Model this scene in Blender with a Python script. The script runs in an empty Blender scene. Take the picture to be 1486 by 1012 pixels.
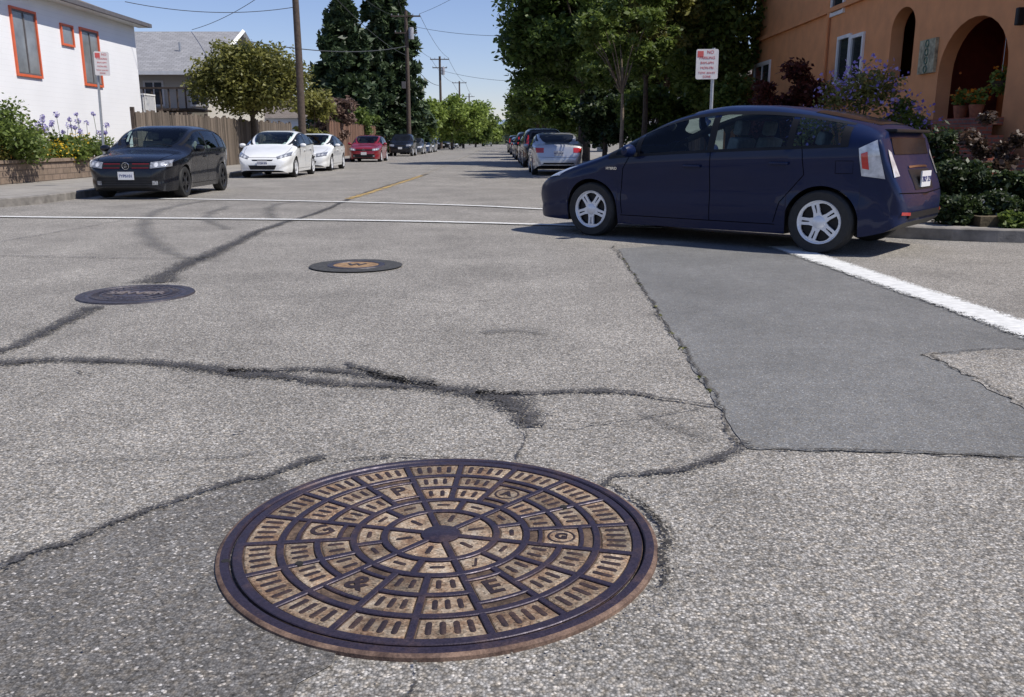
import bpy, bmesh, math, random
import numpy as np
from bisect import bisect_right
from mathutils import Vector, Matrix
random.seed(3); rng=np.random.default_rng(3)
S=bpy.context.scene; COL=S.collection
H=1.14; F=1266.0; P=math.radians(13.37); sp,cp=math.sin(P),math.cos(P)
def G(px,py,z=0.0):
    u=(px-743)/F; v=(506-py)/F
    t=(H-z)/(sp-v*cp)
    return Vector((u*t,t*(cp+v*sp),z))
def A(px,py,X):
    u=(px-743)/F; v=(506-py)/F; t=X/u
    return (t*(cp+v*sp),H+t*(v*cp-sp))
def B(px,py,Y):
    u=(px-743)/F; v=(506-py)/F; t=Y/(cp+v*sp)
    return (u*t,H+t*(v*cp-sp))
R=math.radians
# ---------------------------------------------------------------- tagging
def tag(o,label=None,cat=None,group=None,kind=None):
    if label: o['label']=label
    if cat: o['category']=cat
    if group: o['group']=group
    if kind: o['kind']=kind
    return o
def thing(name,label,cat,loc=(0,0,0),rz=0,group=None):
    o=bpy.data.objects.new(name,None); COL.objects.link(o); o.location=loc; o.rotation_euler=(0,0,rz)
    o.empty_display_size=.2
    return tag(o,label,cat,group)
def link(name,me,mats,parent=None,smooth=False):
    if not isinstance(mats,(list,tuple)): mats=[mats]
    me.materials.clear()
    for m in mats: me.materials.append(m)
    if smooth: me.polygons.foreach_set('use_smooth',[True]*len(me.polygons))
    o=bpy.data.objects.new(name,me); COL.objects.link(o)
    if parent is not None: o.parent=parent
    return o
class MB:
    def __init__(s): s.v=[]; s.f=[]; s.m=[]
    def add(s,vs,fs,mi=0):
        b=len(s.v); s.v+= [tuple(v) for v in vs]; s.f+=[tuple(b+i for i in f) for f in fs]; s.m+=[mi]*len(fs)
    def box(s,x0,x1,y0,y1,z0,z1,mi=0,M=None):
        vs=[Vector(p) for p in ((x0,y0,z0),(x1,y0,z0),(x1,y1,z0),(x0,y1,z0),(x0,y0,z1),(x1,y0,z1),(x1,y1,z1),(x0,y1,z1))]
        if M: vs=[M@v for v in vs]
        s.add(vs,[(0,3,2,1),(4,5,6,7),(0,1,5,4),(1,2,6,5),(2,3,7,6),(3,0,4,7)],mi); return s
    def tube(s,pts,rads,n=8,cap=True,mi=0):
        pts=[Vector(p) for p in pts]; 
        if not isinstance(rads,(list,tuple)): rads=[rads]*len(pts)
        vs=[];fs=[]
        for i,p in enumerate(pts):
            d=(pts[min(i+1,len(pts)-1)]-pts[max(i-1,0)]).normalized()
            a=Vector((0,0,1)) if abs(d.z)<.9 else Vector((1,0,0))
            e1=d.cross(a).normalized(); e2=d.cross(e1)
            for k in range(n):
                t=2*math.pi*k/n; vs.append(p+(e1*math.cos(t)+e2*math.sin(t))*rads[i])
        for i in range(len(pts)-1):
            for k in range(n):
                a=i*n+k;b=i*n+(k+1)%n; fs.append((a,b,b+n,a+n))
        if cap: fs.append(tuple(range(n))[::-1]); fs.append(tuple((len(pts)-1)*n+k for k in range(n)))
        s.add(vs,fs,mi); return s
    def lathe(s,prof,n=48,axis='z',mi=0,M=None,a0=0,a1=2*math.pi):
        vs=[];fs=[]; full=abs(a1-a0-2*math.pi)<1e-6; cnt=n if full else n+1
        for k in range(cnt):
            t=a0+(a1-a0)*k/n
            for r,z in prof:
                p=Vector((r*math.cos(t),r*math.sin(t),z))
                if axis=='y': p=Vector((p.x,p.z,p.y))
                vs.append(M@p if M else p)
        m=len(prof)
        for k in range(n):
            for j in range(m-1):
                a=k*m+j;b=((k+1)%cnt)*m+j; fs.append((a,b,b+1,a+1))
        s.add(vs,fs,mi); return s
    def mesh(s,name='m'):
        me=bpy.data.meshes.new(name); me.from_pydata(s.v,[],s.f); me.polygons.foreach_set('material_index',s.m); me.update(); return me
    def build(s,name,mats,parent=None,smooth=False,M=None,bevel=0,fixn=False):
        me=s.mesh(name)
        if M: me.transform(M)
        if bevel or fixn:
            bm=bmesh.new(); bm.from_mesh(me)
            if fixn: bmesh.ops.recalc_face_normals(bm,faces=bm.faces)
            if bevel: bmesh.ops.bevel(bm,geom=bm.edges[:],offset=bevel,segments=2,affect='EDGES',profile=.5)
            bm.to_mesh(me); bm.free()
        o=link(name,me,mats,parent,smooth)
        if smooth:
            try: me.set_sharp_from_angle(angle=R(40))
            except Exception: pass
        return o
def plate(outer,holes,th,M=None):
    cu=bpy.data.curves.new('c','CURVE'); cu.dimensions='2D'; cu.fill_mode='BOTH'; cu.extrude=th/2
    for poly in [outer]+list(holes):
        sl=cu.splines.new('POLY'); sl.points.add(len(poly)-1)
        for i,p in enumerate(poly): sl.points[i].co=(p[0],p[1],0,1)
        sl.use_cyclic_u=True
    return c2m(cu,M)
def c2m(cu,M=None):
    ob=bpy.data.objects.new('t',cu); COL.objects.link(ob); dg=bpy.context.evaluated_depsgraph_get(); dg.update()
    me=bpy.data.meshes.new_from_object(ob.evaluated_get(dg)); bpy.data.objects.remove(ob)
    if M: me.transform(M)
    return me
def text_me(t,size,ext=.001,M=None,bold=0.0):
    cu=bpy.data.curves.new('t','FONT'); cu.body=t; cu.size=size; cu.extrude=ext; cu.align_x='CENTER'; cu.align_y='CENTER'; cu.offset=bold
    return c2m(cu,M)
def arch(x0,x1,z0,z1,n=14):
    r=(x1-x0)/2; cx=(x0+x1)/2; zc=z1-r*.75
    return [(x0,z0),(x1,z0)]+[(cx+r*math.cos(math.pi*k/n),zc+.75*r*math.sin(math.pi*k/n)) for k in range(n+1)]
def copy_tree(o,parent=None):
    c=o.copy(); COL.objects.link(c); c.parent=parent
    for ch in list(o.children): copy_tree(ch,c)
    return c
# ---------------------------------------------------------------- materials
def nm(name):
    m=bpy.data.materials.new(name); m.use_nodes=True; n=m.node_tree.nodes; l=m.node_tree.links
    return m,n,l,n['Principled BSDF']
def ramp(n,stops):
    r=n.new('ShaderNodeValToRGB'); e=r.color_ramp.elements
    while len(e)<len(stops): e.new(.5)
    for i,(p,c) in enumerate(stops): e[i].position=p; e[i].color=(*(c if len(c)==3 else c[:3]),1)
    return r
def g3(v): return (v,v,v)
def mathn(n,l,op,a,b=None,clamp=False):
    x=n.new('ShaderNodeMath'); x.operation=op; x.use_clamp=clamp
    for i,s_ in enumerate((a,b)):
        if s_ is None: continue
        if isinstance(s_,(int,float)): x.inputs[i].default_value=s_
        else: l.new(s_,x.inputs[i])
    return x.outputs[0]
def mix(n,l,fac,a,b,blend='MIX'):
    x=n.new('ShaderNodeMix'); x.data_type='RGBA'; x.blend_type=blend
    for s_,i in ((fac,0),(a,6),(b,7)):
        if isinstance(s_,(int,float)): x.inputs[i].default_value=s_
        elif isinstance(s_,tuple): x.inputs[i].default_value=(*s_,1)
        else: l.new(s_,x.inputs[i])
    return x.outputs[2]
def noise(n,l,co,scale,detail=4,rough=.55):
    x=n.new('ShaderNodeTexNoise'); x.inputs['Scale'].default_value=scale; x.inputs['Detail'].default_value=detail; x.inputs['Roughness'].default_value=rough
    l.new(co,x.inputs['Vector']); return x.outputs['Fac']
def coord(n,which='Object'):
    return n.new('ShaderNodeTexCoord').outputs[which]
def simple(name,c,rough=.6,metal=0,var=.15,scale=6,bump=0,coat=0,spec=.5,bscale=None,emit=None):
    m,n,l,b=nm(name); co=coord(n)
    f=noise(n,l,co,scale)
    r=ramp(n,[(.3,tuple(x*(1-var) for x in c)),(.7,tuple(min(1,x*(1+var)) for x in c))]); l.new(f,r.inputs[0])
    l.new(r.outputs[0],b.inputs['Base Color']); b.inputs['Roughness'].default_value=rough; b.inputs['Metallic'].default_value=metal
    b.inputs['Coat Weight'].default_value=coat; b.inputs['Coat Roughness'].default_value=.03; b.inputs['Specular IOR Level'].default_value=spec
    if bump:
        bp=n.new('ShaderNodeBump'); bp.inputs['Strength'].default_value=bump; bp.inputs['Distance'].default_value=.02
        l.new(noise(n,l,co,bscale or scale*6,3),bp.inputs['Height']); l.new(bp.outputs[0],b.inputs['Normal'])
    return m
def asphalt(name,stops,vscale,gap,tint=(1,1,1),bump=.5,blotch=.18):
    m,n,l,b=nm(name); co=coord(n)
    v=n.new('ShaderNodeTexVoronoi'); v.inputs['Scale'].default_value=vscale; l.new(co,v.inputs['Vector'])
    sep=n.new('ShaderNodeSeparateColor'); l.new(v.outputs['Color'],sep.inputs[0])
    r=ramp(n,[(p,tuple(c*t for t in tint)) for p,c in stops]); l.new(sep.outputs[0],r.inputs[0])
    gr=ramp(n,[(.35,g3(1)),(.7,g3(gap))]); l.new(v.outputs['Distance'],gr.inputs[0])
    c=mix(n,l,1.0,r.outputs[0],gr.outputs[0],'MULTIPLY')
    fr=ramp(n,[(.3,g3(.78)),(.7,g3(1.2))]); l.new(noise(n,l,co,vscale*1.7,3,.7),fr.inputs[0])
    c=mix(n,l,1.0,c,fr.outputs[0],'MULTIPLY')
    v2=n.new('ShaderNodeTexVoronoi'); v2.inputs['Scale'].default_value=vscale*.45; l.new(co,v2.inputs['Vector'])
    s2=n.new('ShaderNodeSeparateColor'); l.new(v2.outputs['Color'],s2.inputs[0])
    pick=ramp(n,[(0,g3(.38)),(.14,g3(.5)),(.16,g3(1)),(.92,g3(1)),(.94,g3(1.5))]); l.new(s2.outputs[1],pick.inputs[0])
    msk=ramp(n,[(.22,g3(1)),(.3,g3(0))]); l.new(v2.outputs['Distance'],msk.inputs[0])
    c=mix(n,l,msk.outputs[0],c,mix(n,l,1.0,c,pick.outputs[0],'MULTIPLY'))
    br=ramp(n,[(.3,g3(1-blotch)),(.7,g3(1+blotch))]); l.new(noise(n,l,co,1.1,7,.62),br.inputs[0])
    c=mix(n,l,1.0,c,br.outputs[0],'MULTIPLY')
    br=ramp(n,[(.35,g3(.9)),(.65,g3(1.08))]); l.new(noise(n,l,co,9,5,.7),br.inputs[0])
    c=mix(n,l,1.0,c,br.outputs[0],'MULTIPLY')
    br=ramp(n,[(.30,g3(.88)),(.5,g3(1.0)),(.72,g3(1.1))]); l.new(noise(n,l,co,.28,5,.6),br.inputs[0])
    c=mix(n,l,1.0,c,br.outputs[0],'MULTIPLY')
    wr=ramp(n,[(.42,(1,1,1)),(.7,(1.06,.98,.86))]); l.new(noise(n,l,co,vscale*.35,2),wr.inputs[0])
    c=mix(n,l,1.0,c,wr.outputs[0],'MULTIPLY')
    l.new(c,b.inputs['Base Color']); b.inputs['Roughness'].default_value=.82; b.inputs['Specular IOR Level'].default_value=.3
    bp=n.new('ShaderNodeBump'); bp.inputs['Strength'].default_value=bump; bp.inputs['Distance'].default_value=.003
    hh=mathn(n,l,'SUBTRACT',1.0,v.outputs['Distance']); l.new(hh,bp.inputs['Height']); l.new(bp.outputs[0],b.inputs['Normal'])
    return m
def edge_alpha(m,noise_scale=25,hard=.12,keep=.35,strength=.9,speck=0.0,vs=110,maxa=1.0):
    n=m.node_tree.nodes;l=m.node_tree.links;b=n['Principled BSDF']
    uv=coord(n,'UV'); s_=n.new('ShaderNodeSeparateXYZ'); l.new(uv,s_.inputs[0])
    d=mathn(n,l,'ABSOLUTE',mathn(n,l,'SUBTRACT',s_.outputs[1],.5)); d=mathn(n,l,'MULTIPLY',d,2.0)
    co=coord(n); no=noise(n,l,co,noise_scale,5,.7)
    no=mathn(n,l,'MULTIPLY',mathn(n,l,'SUBTRACT',no,.5),strength*2)
    if speck:
        v=n.new('ShaderNodeTexVoronoi'); v.inputs['Scale'].default_value=vs; l.new(co,v.inputs['Vector'])
        sc=n.new('ShaderNodeSeparateColor'); l.new(v.outputs['Color'],sc.inputs[0])
        no=mathn(n,l,'ADD',no,mathn(n,l,'MULTIPLY',mathn(n,l,'SUBTRACT',sc.outputs[1],.5),speck))
    a=mathn(n,l,'SUBTRACT',mathn(n,l,'ADD',no,1-keep),d)
    a=mathn(n,l,'MINIMUM',a,mathn(n,l,'MULTIPLY',mathn(n,l,'SUBTRACT',.97,d),4))
    mr=n.new('ShaderNodeMapRange'); mr.inputs[1].default_value=0; mr.inputs[2].default_value=hard; mr.inputs[4].default_value=maxa; l.new(a,mr.inputs[0])
    l.new(mr.outputs[0],b.inputs['Alpha'])
    return m
STR=[(0,.14),(.3,.235),(.6,.32),(.88,.42),(1,.62)]
M_road=asphalt('worn_asphalt',STR,140,.5,(1.045,1.0,.925))
M_smooth=asphalt('patch_asphalt',[(0,.13),(.5,.185),(.95,.235),(1,.42)],185,.75,(.985,1.0,1.0),.3,.12)
M_left=asphalt('old_patch_asphalt',[(0,.08),(.5,.155),(.93,.23),(1,.55)],155,.6,(1.04,1.0,.95),.35,.2)
TARC=[(0,.036),(.5,.058),(1,.13)]
M_tar=edge_alpha(asphalt('crack_tar',TARC,150,.8,(1.0,.98,1.02),.15),11,.28,.42,.85,1.0,130,.93)
M_tarf=edge_alpha(asphalt('faint_tar',[(0,.10),(.5,.14),(1,.23)],138,.7,(1,1,1),.2),6,.5,.5,.9,1.1,130,.5)
M_mark=edge_alpha(asphalt('rubber_mark',[(0,.12),(.5,.17),(1,.25)],138,.7,(1,1,1),.2),3,.8,.2,.5,.8,130,.5)
M_crack=edge_alpha(simple('crack_gap',(.045,.040,.034),.9),22,.3,.6,1.2,.8,140,.85)
M_gap=edge_alpha(simple('broken_edge',(.03,.027,.024),.95,var=.4,scale=50),26,.12,.55,1.4,1.1,110,.9)
M_paint=edge_alpha(simple('road_paint_white',(.70,.70,.67),.6,var=.15,scale=20,bump=.3,bscale=200),16,.12,.18,.5,.45,138)
M_yel=edge_alpha(simple('road_paint_yellow',(.62,.42,.14),.6,var=.15,scale=20),4,.25,.5,1.5,1.0,90,.85)
M_yelf=edge_alpha(simple('road_paint_yellow_faint',(.46,.38,.24),.6,var=.15,scale=20),3,.3,.6,1.3,1.0,90,.35)
def slabmat(name,c):
    m,n,l,b=nm(name); co=coord(n)
    f=noise(n,l,co,3,8,.7); r=ramp(n,[(.3,tuple(x*.75 for x in c)),(.7,tuple(x*1.15 for x in c))]); l.new(f,r.inputs[0])
    bk=n.new('ShaderNodeTexBrick'); bk.offset=0; bk.inputs['Scale'].default_value=1; bk.inputs['Brick Width'].default_value=1.2; bk.inputs['Row Height'].default_value=1.2; bk.inputs['Mortar Size'].default_value=.012
    bk.inputs['Color1'].default_value=(1,1,1,1); bk.inputs['Color2'].default_value=(.9,.9,.9,1); bk.inputs['Mortar'].default_value=(.35,.33,.3,1); l.new(co,bk.inputs['Vector'])
    l.new(mix(n,l,1.0,r.outputs[0],bk.outputs[0],'MULTIPLY'),b.inputs['Base Color']); b.inputs['Roughness'].default_value=.85
    return m
M_side=slabmat('concrete_slab',(.30,.28,.25))
M_kerb=simple('kerb_concrete',(.20,.185,.165),.85,var=.4,scale=5,bump=.3)
M_soil=simple('soil',(.09,.07,.04),.95,var=.4,scale=3,bump=.6)
M_ground=simple('dry_ground',(.12,.11,.06),.95,var=.4,scale=.3,bump=.4)
def brick(name,c1,c2,mor,w=.4,h=.15,rot=False):
    m,n,l,b=nm(name); co=coord(n)
    mp=n.new('ShaderNodeCombineXYZ'); s_=n.new('ShaderNodeSeparateXYZ'); l.new(co,s_.inputs[0])
    l.new(mathn(n,l,'ADD',s_.outputs[0],s_.outputs[1]),mp.inputs[0]); l.new(s_.outputs[2],mp.inputs[1])
    bk=n.new('ShaderNodeTexBrick'); bk.inputs['Scale'].default_value=1; bk.inputs['Brick Width'].default_value=w; bk.inputs['Row Height'].default_value=h; bk.inputs['Mortar Size'].default_value=.012
    bk.inputs['Color1'].default_value=(*c1,1); bk.inputs['Color2'].default_value=(*c2,1); bk.inputs['Mortar'].default_value=(*mor,1); l.new(mp.outputs[0],bk.inputs['Vector'])
    r=ramp(n,[(.3,g3(.65)),(.7,g3(1.15))]); l.new(noise(n,l,co,5,6,.75),r.inputs[0])
    l.new(mix(n,l,1.0,bk.outputs[0],r.outputs[0],'MULTIPLY'),b.inputs['Base Color']); b.inputs['Roughness'].default_value=.85
    return m
M_block=brick('garden_block',(.27,.20,.15),(.20,.15,.11),(.12,.09,.07))
M_rbrick=brick('step_brick',(.42,.12,.07),(.33,.09,.05),(.2,.15,.12),.2,.07)
def siding(name,c,pitch=.16,line=.8,bump=.25):
    m,n,l,b=nm(name); co=coord(n); s_=n.new('ShaderNodeSeparateXYZ'); l.new(co,s_.inputs[0])
    fr=mathn(n,l,'FRACT',mathn(n,l,'DIVIDE',s_.outputs[2],pitch))
    r=ramp(n,[(0,tuple(x*line for x in c)),(.08,c),(1,c)]); l.new(fr,r.inputs[0])
    v=ramp(n,[(.3,g3(.94)),(.7,g3(1.0))]); l.new(noise(n,l,co,.8,4,.55),v.inputs[0])
    l.new(mix(n,l,1.0,r.outputs[0],v.outputs[0],'MULTIPLY'),b.inputs['Base Color']); b.inputs['Roughness'].default_value=.6
    bp=n.new('ShaderNodeBump'); bp.inputs['Strength'].default_value=bump; bp.inputs['Distance'].default_value=.02; l.new(fr,bp.inputs['Height']); l.new(bp.outputs[0],b.inputs['Normal'])
    return m
def boards(name,c1,c2):
    m,n,l,b=nm(name); co=coord(n); gi=n.new('ShaderNodeNewGeometry')
    r=ramp(n,[(0,c1),(1,c2)]); l.new(gi.outputs['Random Per Island'],r.inputs[0])
    mp=n.new('ShaderNodeMapping'); mp.inputs['Scale'].default_value=(6,6,.6); l.new(co,mp.inputs[0])
    v=ramp(n,[(.3,g3(.6)),(.7,g3(1.2))]); l.new(noise(n,l,mp.outputs[0],3,6,.7),v.inputs[0])
    l.new(mix(n,l,1.0,r.outputs[0],v.outputs[0],'MULTIPLY'),b.inputs['Base Color']); b.inputs['Roughness'].default_value=.9
    return m
M_whites=siding('white_siding',(.88,.88,.88),.16,.86,.12); M_creams=siding('cream_siding',(.62,.58,.5)); M_fence=boards('weathered_fence',(.09,.07,.052),(.21,.165,.125)); M_fence2=boards('brown_fence',(.10,.05,.03),(.24,.13,.08))
def shingle(name,c):
    m,n,l,b=nm(name); co=coord(n)
    bk=n.new('ShaderNodeTexBrick'); bk.inputs['Scale'].default_value=1; bk.inputs['Brick Width'].default_value=.35; bk.inputs['Row Height'].default_value=.18; bk.inputs['Mortar Size'].default_value=.012
    bk.inputs['Color1'].default_value=(*c,1); bk.inputs['Color2'].default_value=(*[x*.75 for x in c],1); bk.inputs['Mortar'].default_value=(*[x*.5 for x in c],1); l.new(co,bk.inputs['Vector'])
    l.new(bk.outputs[0],b.inputs['Base Color']); b.inputs['Roughness'].default_value=.9
    return m
M_shing=shingle('grey_shingles',(.31,.31,.32)); M_shing2=shingle('brown_shingles',(.2,.17,.15)); M_tile=simple('clay_tiles',(.34,.12,.06),.8,var=.3,scale=12,bump=.5)
M_stucco=simple('orange_stucco',(.70,.31,.13),.9,var=.1,scale=2,bump=.35,bscale=90); M_stucco_in=simple('porch_stucco',(.78,.25,.07),.9,var=.08,scale=2)
M_wtrim=simple('white_trim',(.78,.77,.74),.5,var=.06); M_otrim=simple('orange_trim',(.68,.13,.05),.5,var=.08); M_glass=simple('window_glass',(.03,.035,.04),.06,var=.3,scale=2,spec=.8)
M_curt=simple('curtain_glass',(.2,.21,.22),.12,var=.35,scale=1.2,spec=.7)
M_gutter=simple('dark_gutter',(.12,.11,.11),.5); M_dark=simple('dark_void',(.012,.011,.01),.8); M_door=simple('red_door',(.12,.02,.015),.4)
M_bark=simple('bark',(.08,.06,.045),.95,var=.4,scale=12,bump=.8); M_barkl=simple('pale_bark',(.2,.16,.12),.95,var=.3,scale=12,bump=.8)
M_pole=simple('pole_wood',(.085,.062,.048),.9,var=.3,scale=8,bump=.5); M_metal=simple('galvanised',(.42,.43,.44),.45,.6,var=.15,scale=15); M_wire=simple('cable',(.05,.05,.05),.6)
M_ceram=simple('insulator',(.3,.3,.32),.3); M_signw=simple('sign_white',(.70,.66,.64),.45,var=.08); M_signr=simple('sign_red',(.58,.10,.09),.45,var=.08)
M_rubber=simple('tyre_rubber',(.02,.02,.02),.75,var=.25,scale=20); M_blk=simple('black_plastic',(.012,.012,.013),.45,spec=.25); M_chrome=simple('chrome',(.75,.75,.77),.12,1,var=.02); M_gred=simple('grille_red',(.30,.012,.012),.4)
M_rims=simple('silver_rim',(.72,.73,.75),.3,.2,var=.05); M_rimd=simple('dark_rim',(.05,.05,.055),.35,.7)
M_cglass=simple('car_glass',(.010,.012,.016),.12,var=.4,scale=1.5,spec=.12); M_lamp=simple('lamp_clear',(.26,.27,.29),.08,.25,var=.6,scale=22,coat=1); M_lampw=simple('lamp_bright',(.55,.56,.58),.08,.1,var=.35,scale=16,coat=1); M_tail=simple('lamp_red',(.5,.02,.015),.12,coat=1,var=.15,scale=20)
M_seam=simple('panel_gap',(.002,.002,.002),.9,spec=.05); M_plate=simple('number_plate',(.7,.7,.7),.4,var=.04); M_plt=simple('plate_text',(.02,.03,.15),.5)
M_seat=simple('seat_fabric',(.30,.30,.29),.9,var=.2,scale=20); M_dash=simple('dashboard',(.08,.08,.085),.6)
def seeglass(name,tint):
    m=bpy.data.materials.new(name); m.use_nodes=True; n=m.node_tree.nodes; l=m.node_tree.links; n.remove(n['Principled BSDF'])
    tr=n.new('ShaderNodeBsdfTransparent'); gl=n.new('ShaderNodeBsdfGlossy'); gl.inputs['Roughness'].default_value=.015
    r=ramp(n,[(.3,tuple(x*.94 for x in tint)),(.7,tint)]); l.new(noise(n,l,coord(n),3),r.inputs[0]); l.new(r.outputs[0],tr.inputs[0])
    fr=n.new('ShaderNodeFresnel'); fr.inputs[0].default_value=1.5; mx=n.new('ShaderNodeMixShader'); l.new(fr.outputs[0],mx.inputs[0]); l.new(tr.outputs[0],mx.inputs[1]); l.new(gl.outputs[0],mx.inputs[2]); l.new(mx.outputs[0],n['Material Output'].inputs[0])
    return m
M_sg=seeglass('tinted_glass',(.70,.82,.82))
def paint(name,c,metal=.3,rough=.28,spec=.5,coat=1):
    m,n,l,b=nm(name); co=coord(n); f=noise(n,l,co,3,5); r=ramp(n,[(.35,tuple(x*.93 for x in c)),(.65,c)]); l.new(f,r.inputs[0]); l.new(r.outputs[0],b.inputs['Base Color'])
    b.inputs['Metallic'].default_value=metal; b.inputs['Coat Weight'].default_value=coat; b.inputs['Coat Roughness'].default_value=.015; b.inputs['Specular IOR Level'].default_value=spec
    rr=ramp(n,[(.4,g3(rough)),(.7,g3(rough+.08))]); l.new(noise(n,l,co,8,5,.7),rr.inputs[0]); l.new(rr.outputs[0],b.inputs['Roughness'])
    return m
def leafmat(name,c1,c2,trans=.42):
    m,n,l,b=nm(name); gi=n.new('ShaderNodeNewGeometry'); co=coord(n)
    f=mathn(n,l,'ADD',mathn(n,l,'MULTIPLY',gi.outputs['Random Per Island'],.5),mathn(n,l,'MULTIPLY',noise(n,l,co,.9,3),.6))
    r=ramp(n,[(.25,c1),(.8,c2)]); l.new(f,r.inputs[0]); l.new(r.outputs[0],b.inputs['Base Color']); b.inputs['Roughness'].default_value=.5; b.inputs['Specular IOR Level'].default_value=.4
    tr=n.new('ShaderNodeBsdfTranslucent'); l.new(r.outputs[0],tr.inputs[0]); mx=n.new('ShaderNodeMixShader'); mx.inputs[0].default_value=trans
    l.new(b.outputs[0],mx.inputs[1]); l.new(tr.outputs[0],mx.inputs[2]); l.new(mx.outputs[0],n['Material Output'].inputs[0])
    return m
L_deep=leafmat('leaf_deep',(.014,.026,.010),(.06,.09,.028),.3)
L_dark=leafmat('leaf_dark',(.035,.062,.016),(.15,.22,.05),.48); L_mid=leafmat('leaf_mid',(.055,.095,.02),(.20,.26,.06),.45); L_olive=leafmat('leaf_olive',(.09,.10,.025),(.30,.29,.08))
L_lime=leafmat('leaf_lime',(.09,.14,.025),(.30,.38,.08)); L_con=leafmat('needle_dark',(.018,.036,.017),(.07,.105,.042),.2); L_red=leafmat('leaf_red',(.05,.015,.01),(.16,.05,.04)); L_pinkb=leafmat('leaf_russet',(.11,.075,.06),(.28,.19,.15))
F_purp=leafmat('petal_purple',(.25,.18,.58),(.55,.46,.88)); F_yel=leafmat('petal_yellow',(.6,.36,.01),(.85,.6,.05)); F_white=leafmat('petal_white',(.6,.6,.58),(.85,.85,.8)); F_or=leafmat('petal_orange',(.6,.12,.01),(.8,.3,.03)); F_lav=leafmat('petal_lavender',(.3,.26,.5),(.55,.5,.78))
# ---------------------------------------------------------------- foliage
def leafmesh(name,pts,size,mat,parent,flat=.4,aspect=1.6,kind=None):
    n=len(pts); pts=np.asarray(pts)
    nr=rng.normal(size=(n,3)); nr[:,2]=np.abs(nr[:,2])+flat; nr/=np.linalg.norm(nr,axis=1)[:,None]
    a=rng.normal(size=(n,3)); a-= (a*nr).sum(1)[:,None]*nr; a/=np.linalg.norm(a,axis=1)[:,None]; b=np.cross(nr,a)
    s=size*rng.uniform(.55,1.25,n)[:,None]; a=a*s*aspect*.5; b=b*s*.5
    v=np.stack([pts-a,pts+b*.9-a*.1,pts+a,pts-b*.9-a*.1],1).reshape(-1,3)
    me=bpy.data.meshes.new(name); me.vertices.add(4*n); me.vertices.foreach_set('co',v.ravel()); me.loops.add(4*n); me.loops.foreach_set('vertex_index',np.arange(4*n,dtype=np.int32))
    me.polygons.add(n); me.polygons.foreach_set('loop_start',np.arange(0,4*n,4,dtype=np.int32))
    try: me.polygons.foreach_set('loop_total',np.full(n,4,dtype=np.int32))
    except Exception: pass
    me.update(calc_edges=True); me.validate()
    return link(name,me,mat,parent)
def cluster(clumps,n,shell=.45):
    c=np.array(clumps,float); w=c[:,3]**2.2; w/=w.sum(); idx=rng.choice(len(c),n,p=w)
    d=rng.normal(size=(n,3)); d/=np.linalg.norm(d,axis=1)[:,None]; r=c[idx,3]*rng.uniform(0,1,n)**shell*rng.uniform(.75,1.3,n)
    return c[idx,:3]+d*r[:,None]*np.array([1,1,.75])
def broadleaf(name,label,x,y,cz,rx,ry,rz,nc,n,size,mat,z0=.15,group=None,trunk_r=.16,bark=None,cat='tree',cr=.3,cx=0,cy=0):
    t=thing(name,label,cat,(x,y,z0),0,group); cz-=z0
    tm=MB(); top=Vector((cx*.5,cy*.5,cz*.75)); tm.tube([(0,0,-.1),(.04,.02,cz*.35),top],[trunk_r*1.25,trunk_r,trunk_r*.6],8)
    cl=[]
    while len(cl)<nc:
        p=rng.uniform(-1,1,3)
        q=np.linalg.norm(p)
        if q>1 or q<.25: continue
        k=random.uniform(.75,1.08)
        cl.append((cx+p[0]*rx*.86*k,cy+p[1]*ry*.86*k,cz+p[2]*rz*.84*k,min(rx,rz)*cr*random.uniform(.45,1.4)))
    for c in cl[:12]:
        m_=(top+Vector(c[:3]))/2+Vector((0,0,-.1*rz)); tm.tube([top*.75,m_,c[:3]],[trunk_r*.5,trunk_r*.3,trunk_r*.1],5)
    tm.build('trunk',bark or M_bark,t,True)
    leafmesh('crown',cluster(cl,n),size,mat,t)
    return t
def conifer(name,label,x,y,h,r,n,mat,group=None,z0=.15):
    t=thing(name,label,'tree',(x,y,z0),0,group)
    MB().tube([(0,0,0),(0,0,h*.5),(0,0,h*.97)],[r*.08,r*.05,.02],8).build('trunk',M_bark,t,True)
    pts=[]; nb=int(h*16)
    per=n//nb
    for i in range(nb):
        z=h*(.03+.95*(i/nb)**.9); rr=r*(1-z/h)**.62*random.uniform(.6,1.2)+.15; a=random.uniform(0,6.283)
        u=rng.uniform(0.05,1,per)**.6; w=rng.normal(0,.22,per)*rr*(1.2-u)+rng.normal(0,.14,per)
        X=np.cos(a)*u*rr-np.sin(a)*w; Y=np.sin(a)*u*rr+np.cos(a)*w; Z=z+.25*rr*u-.4*rr*u**2+rng.normal(0,.2,per)
        pts.append(np.stack([X,Y,Z],1))
    leafmesh('crown',np.concatenate(pts),.42,mat,t,.3,1.9); return t
def shrub(name,label,x,y,z0,rx,ry,h,n,size,mat,flowers=None,fn=0,fsize=.06,group=None,cat='shrub',loose=1.0):
    t=thing(name,label,cat,(x,y,z0),0,group); cl=[]
    for i in range(20):
        a=random.uniform(0,6.28); u=random.uniform(0,.9)**.7; zz=random.uniform(.15,.85)*h*(1-.25*u); cl.append((math.cos(a)*u*rx,math.sin(a)*u*ry,zz,min(rx,ry,h)*random.uniform(.2,.45)*loose))
    st=MB()
    for c in cl[:9]: st.tube([(0,0,0),(c[0]*.5,c[1]*.5,c[2]*.4),c[:3]],[.03,.02,.008],5)
    st.build('stem',M_bark,t)
    leafmesh('foliage',cluster(cl,n),size,mat,t)
    if flowers:
        c2=[(c[0],c[1],c[2]+.05*h,c[3]*1.15) for c in cl]
        leafmesh('flowers',cluster(c2,fn,.12),fsize,flowers,t,.2,1.1)
    return t
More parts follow.
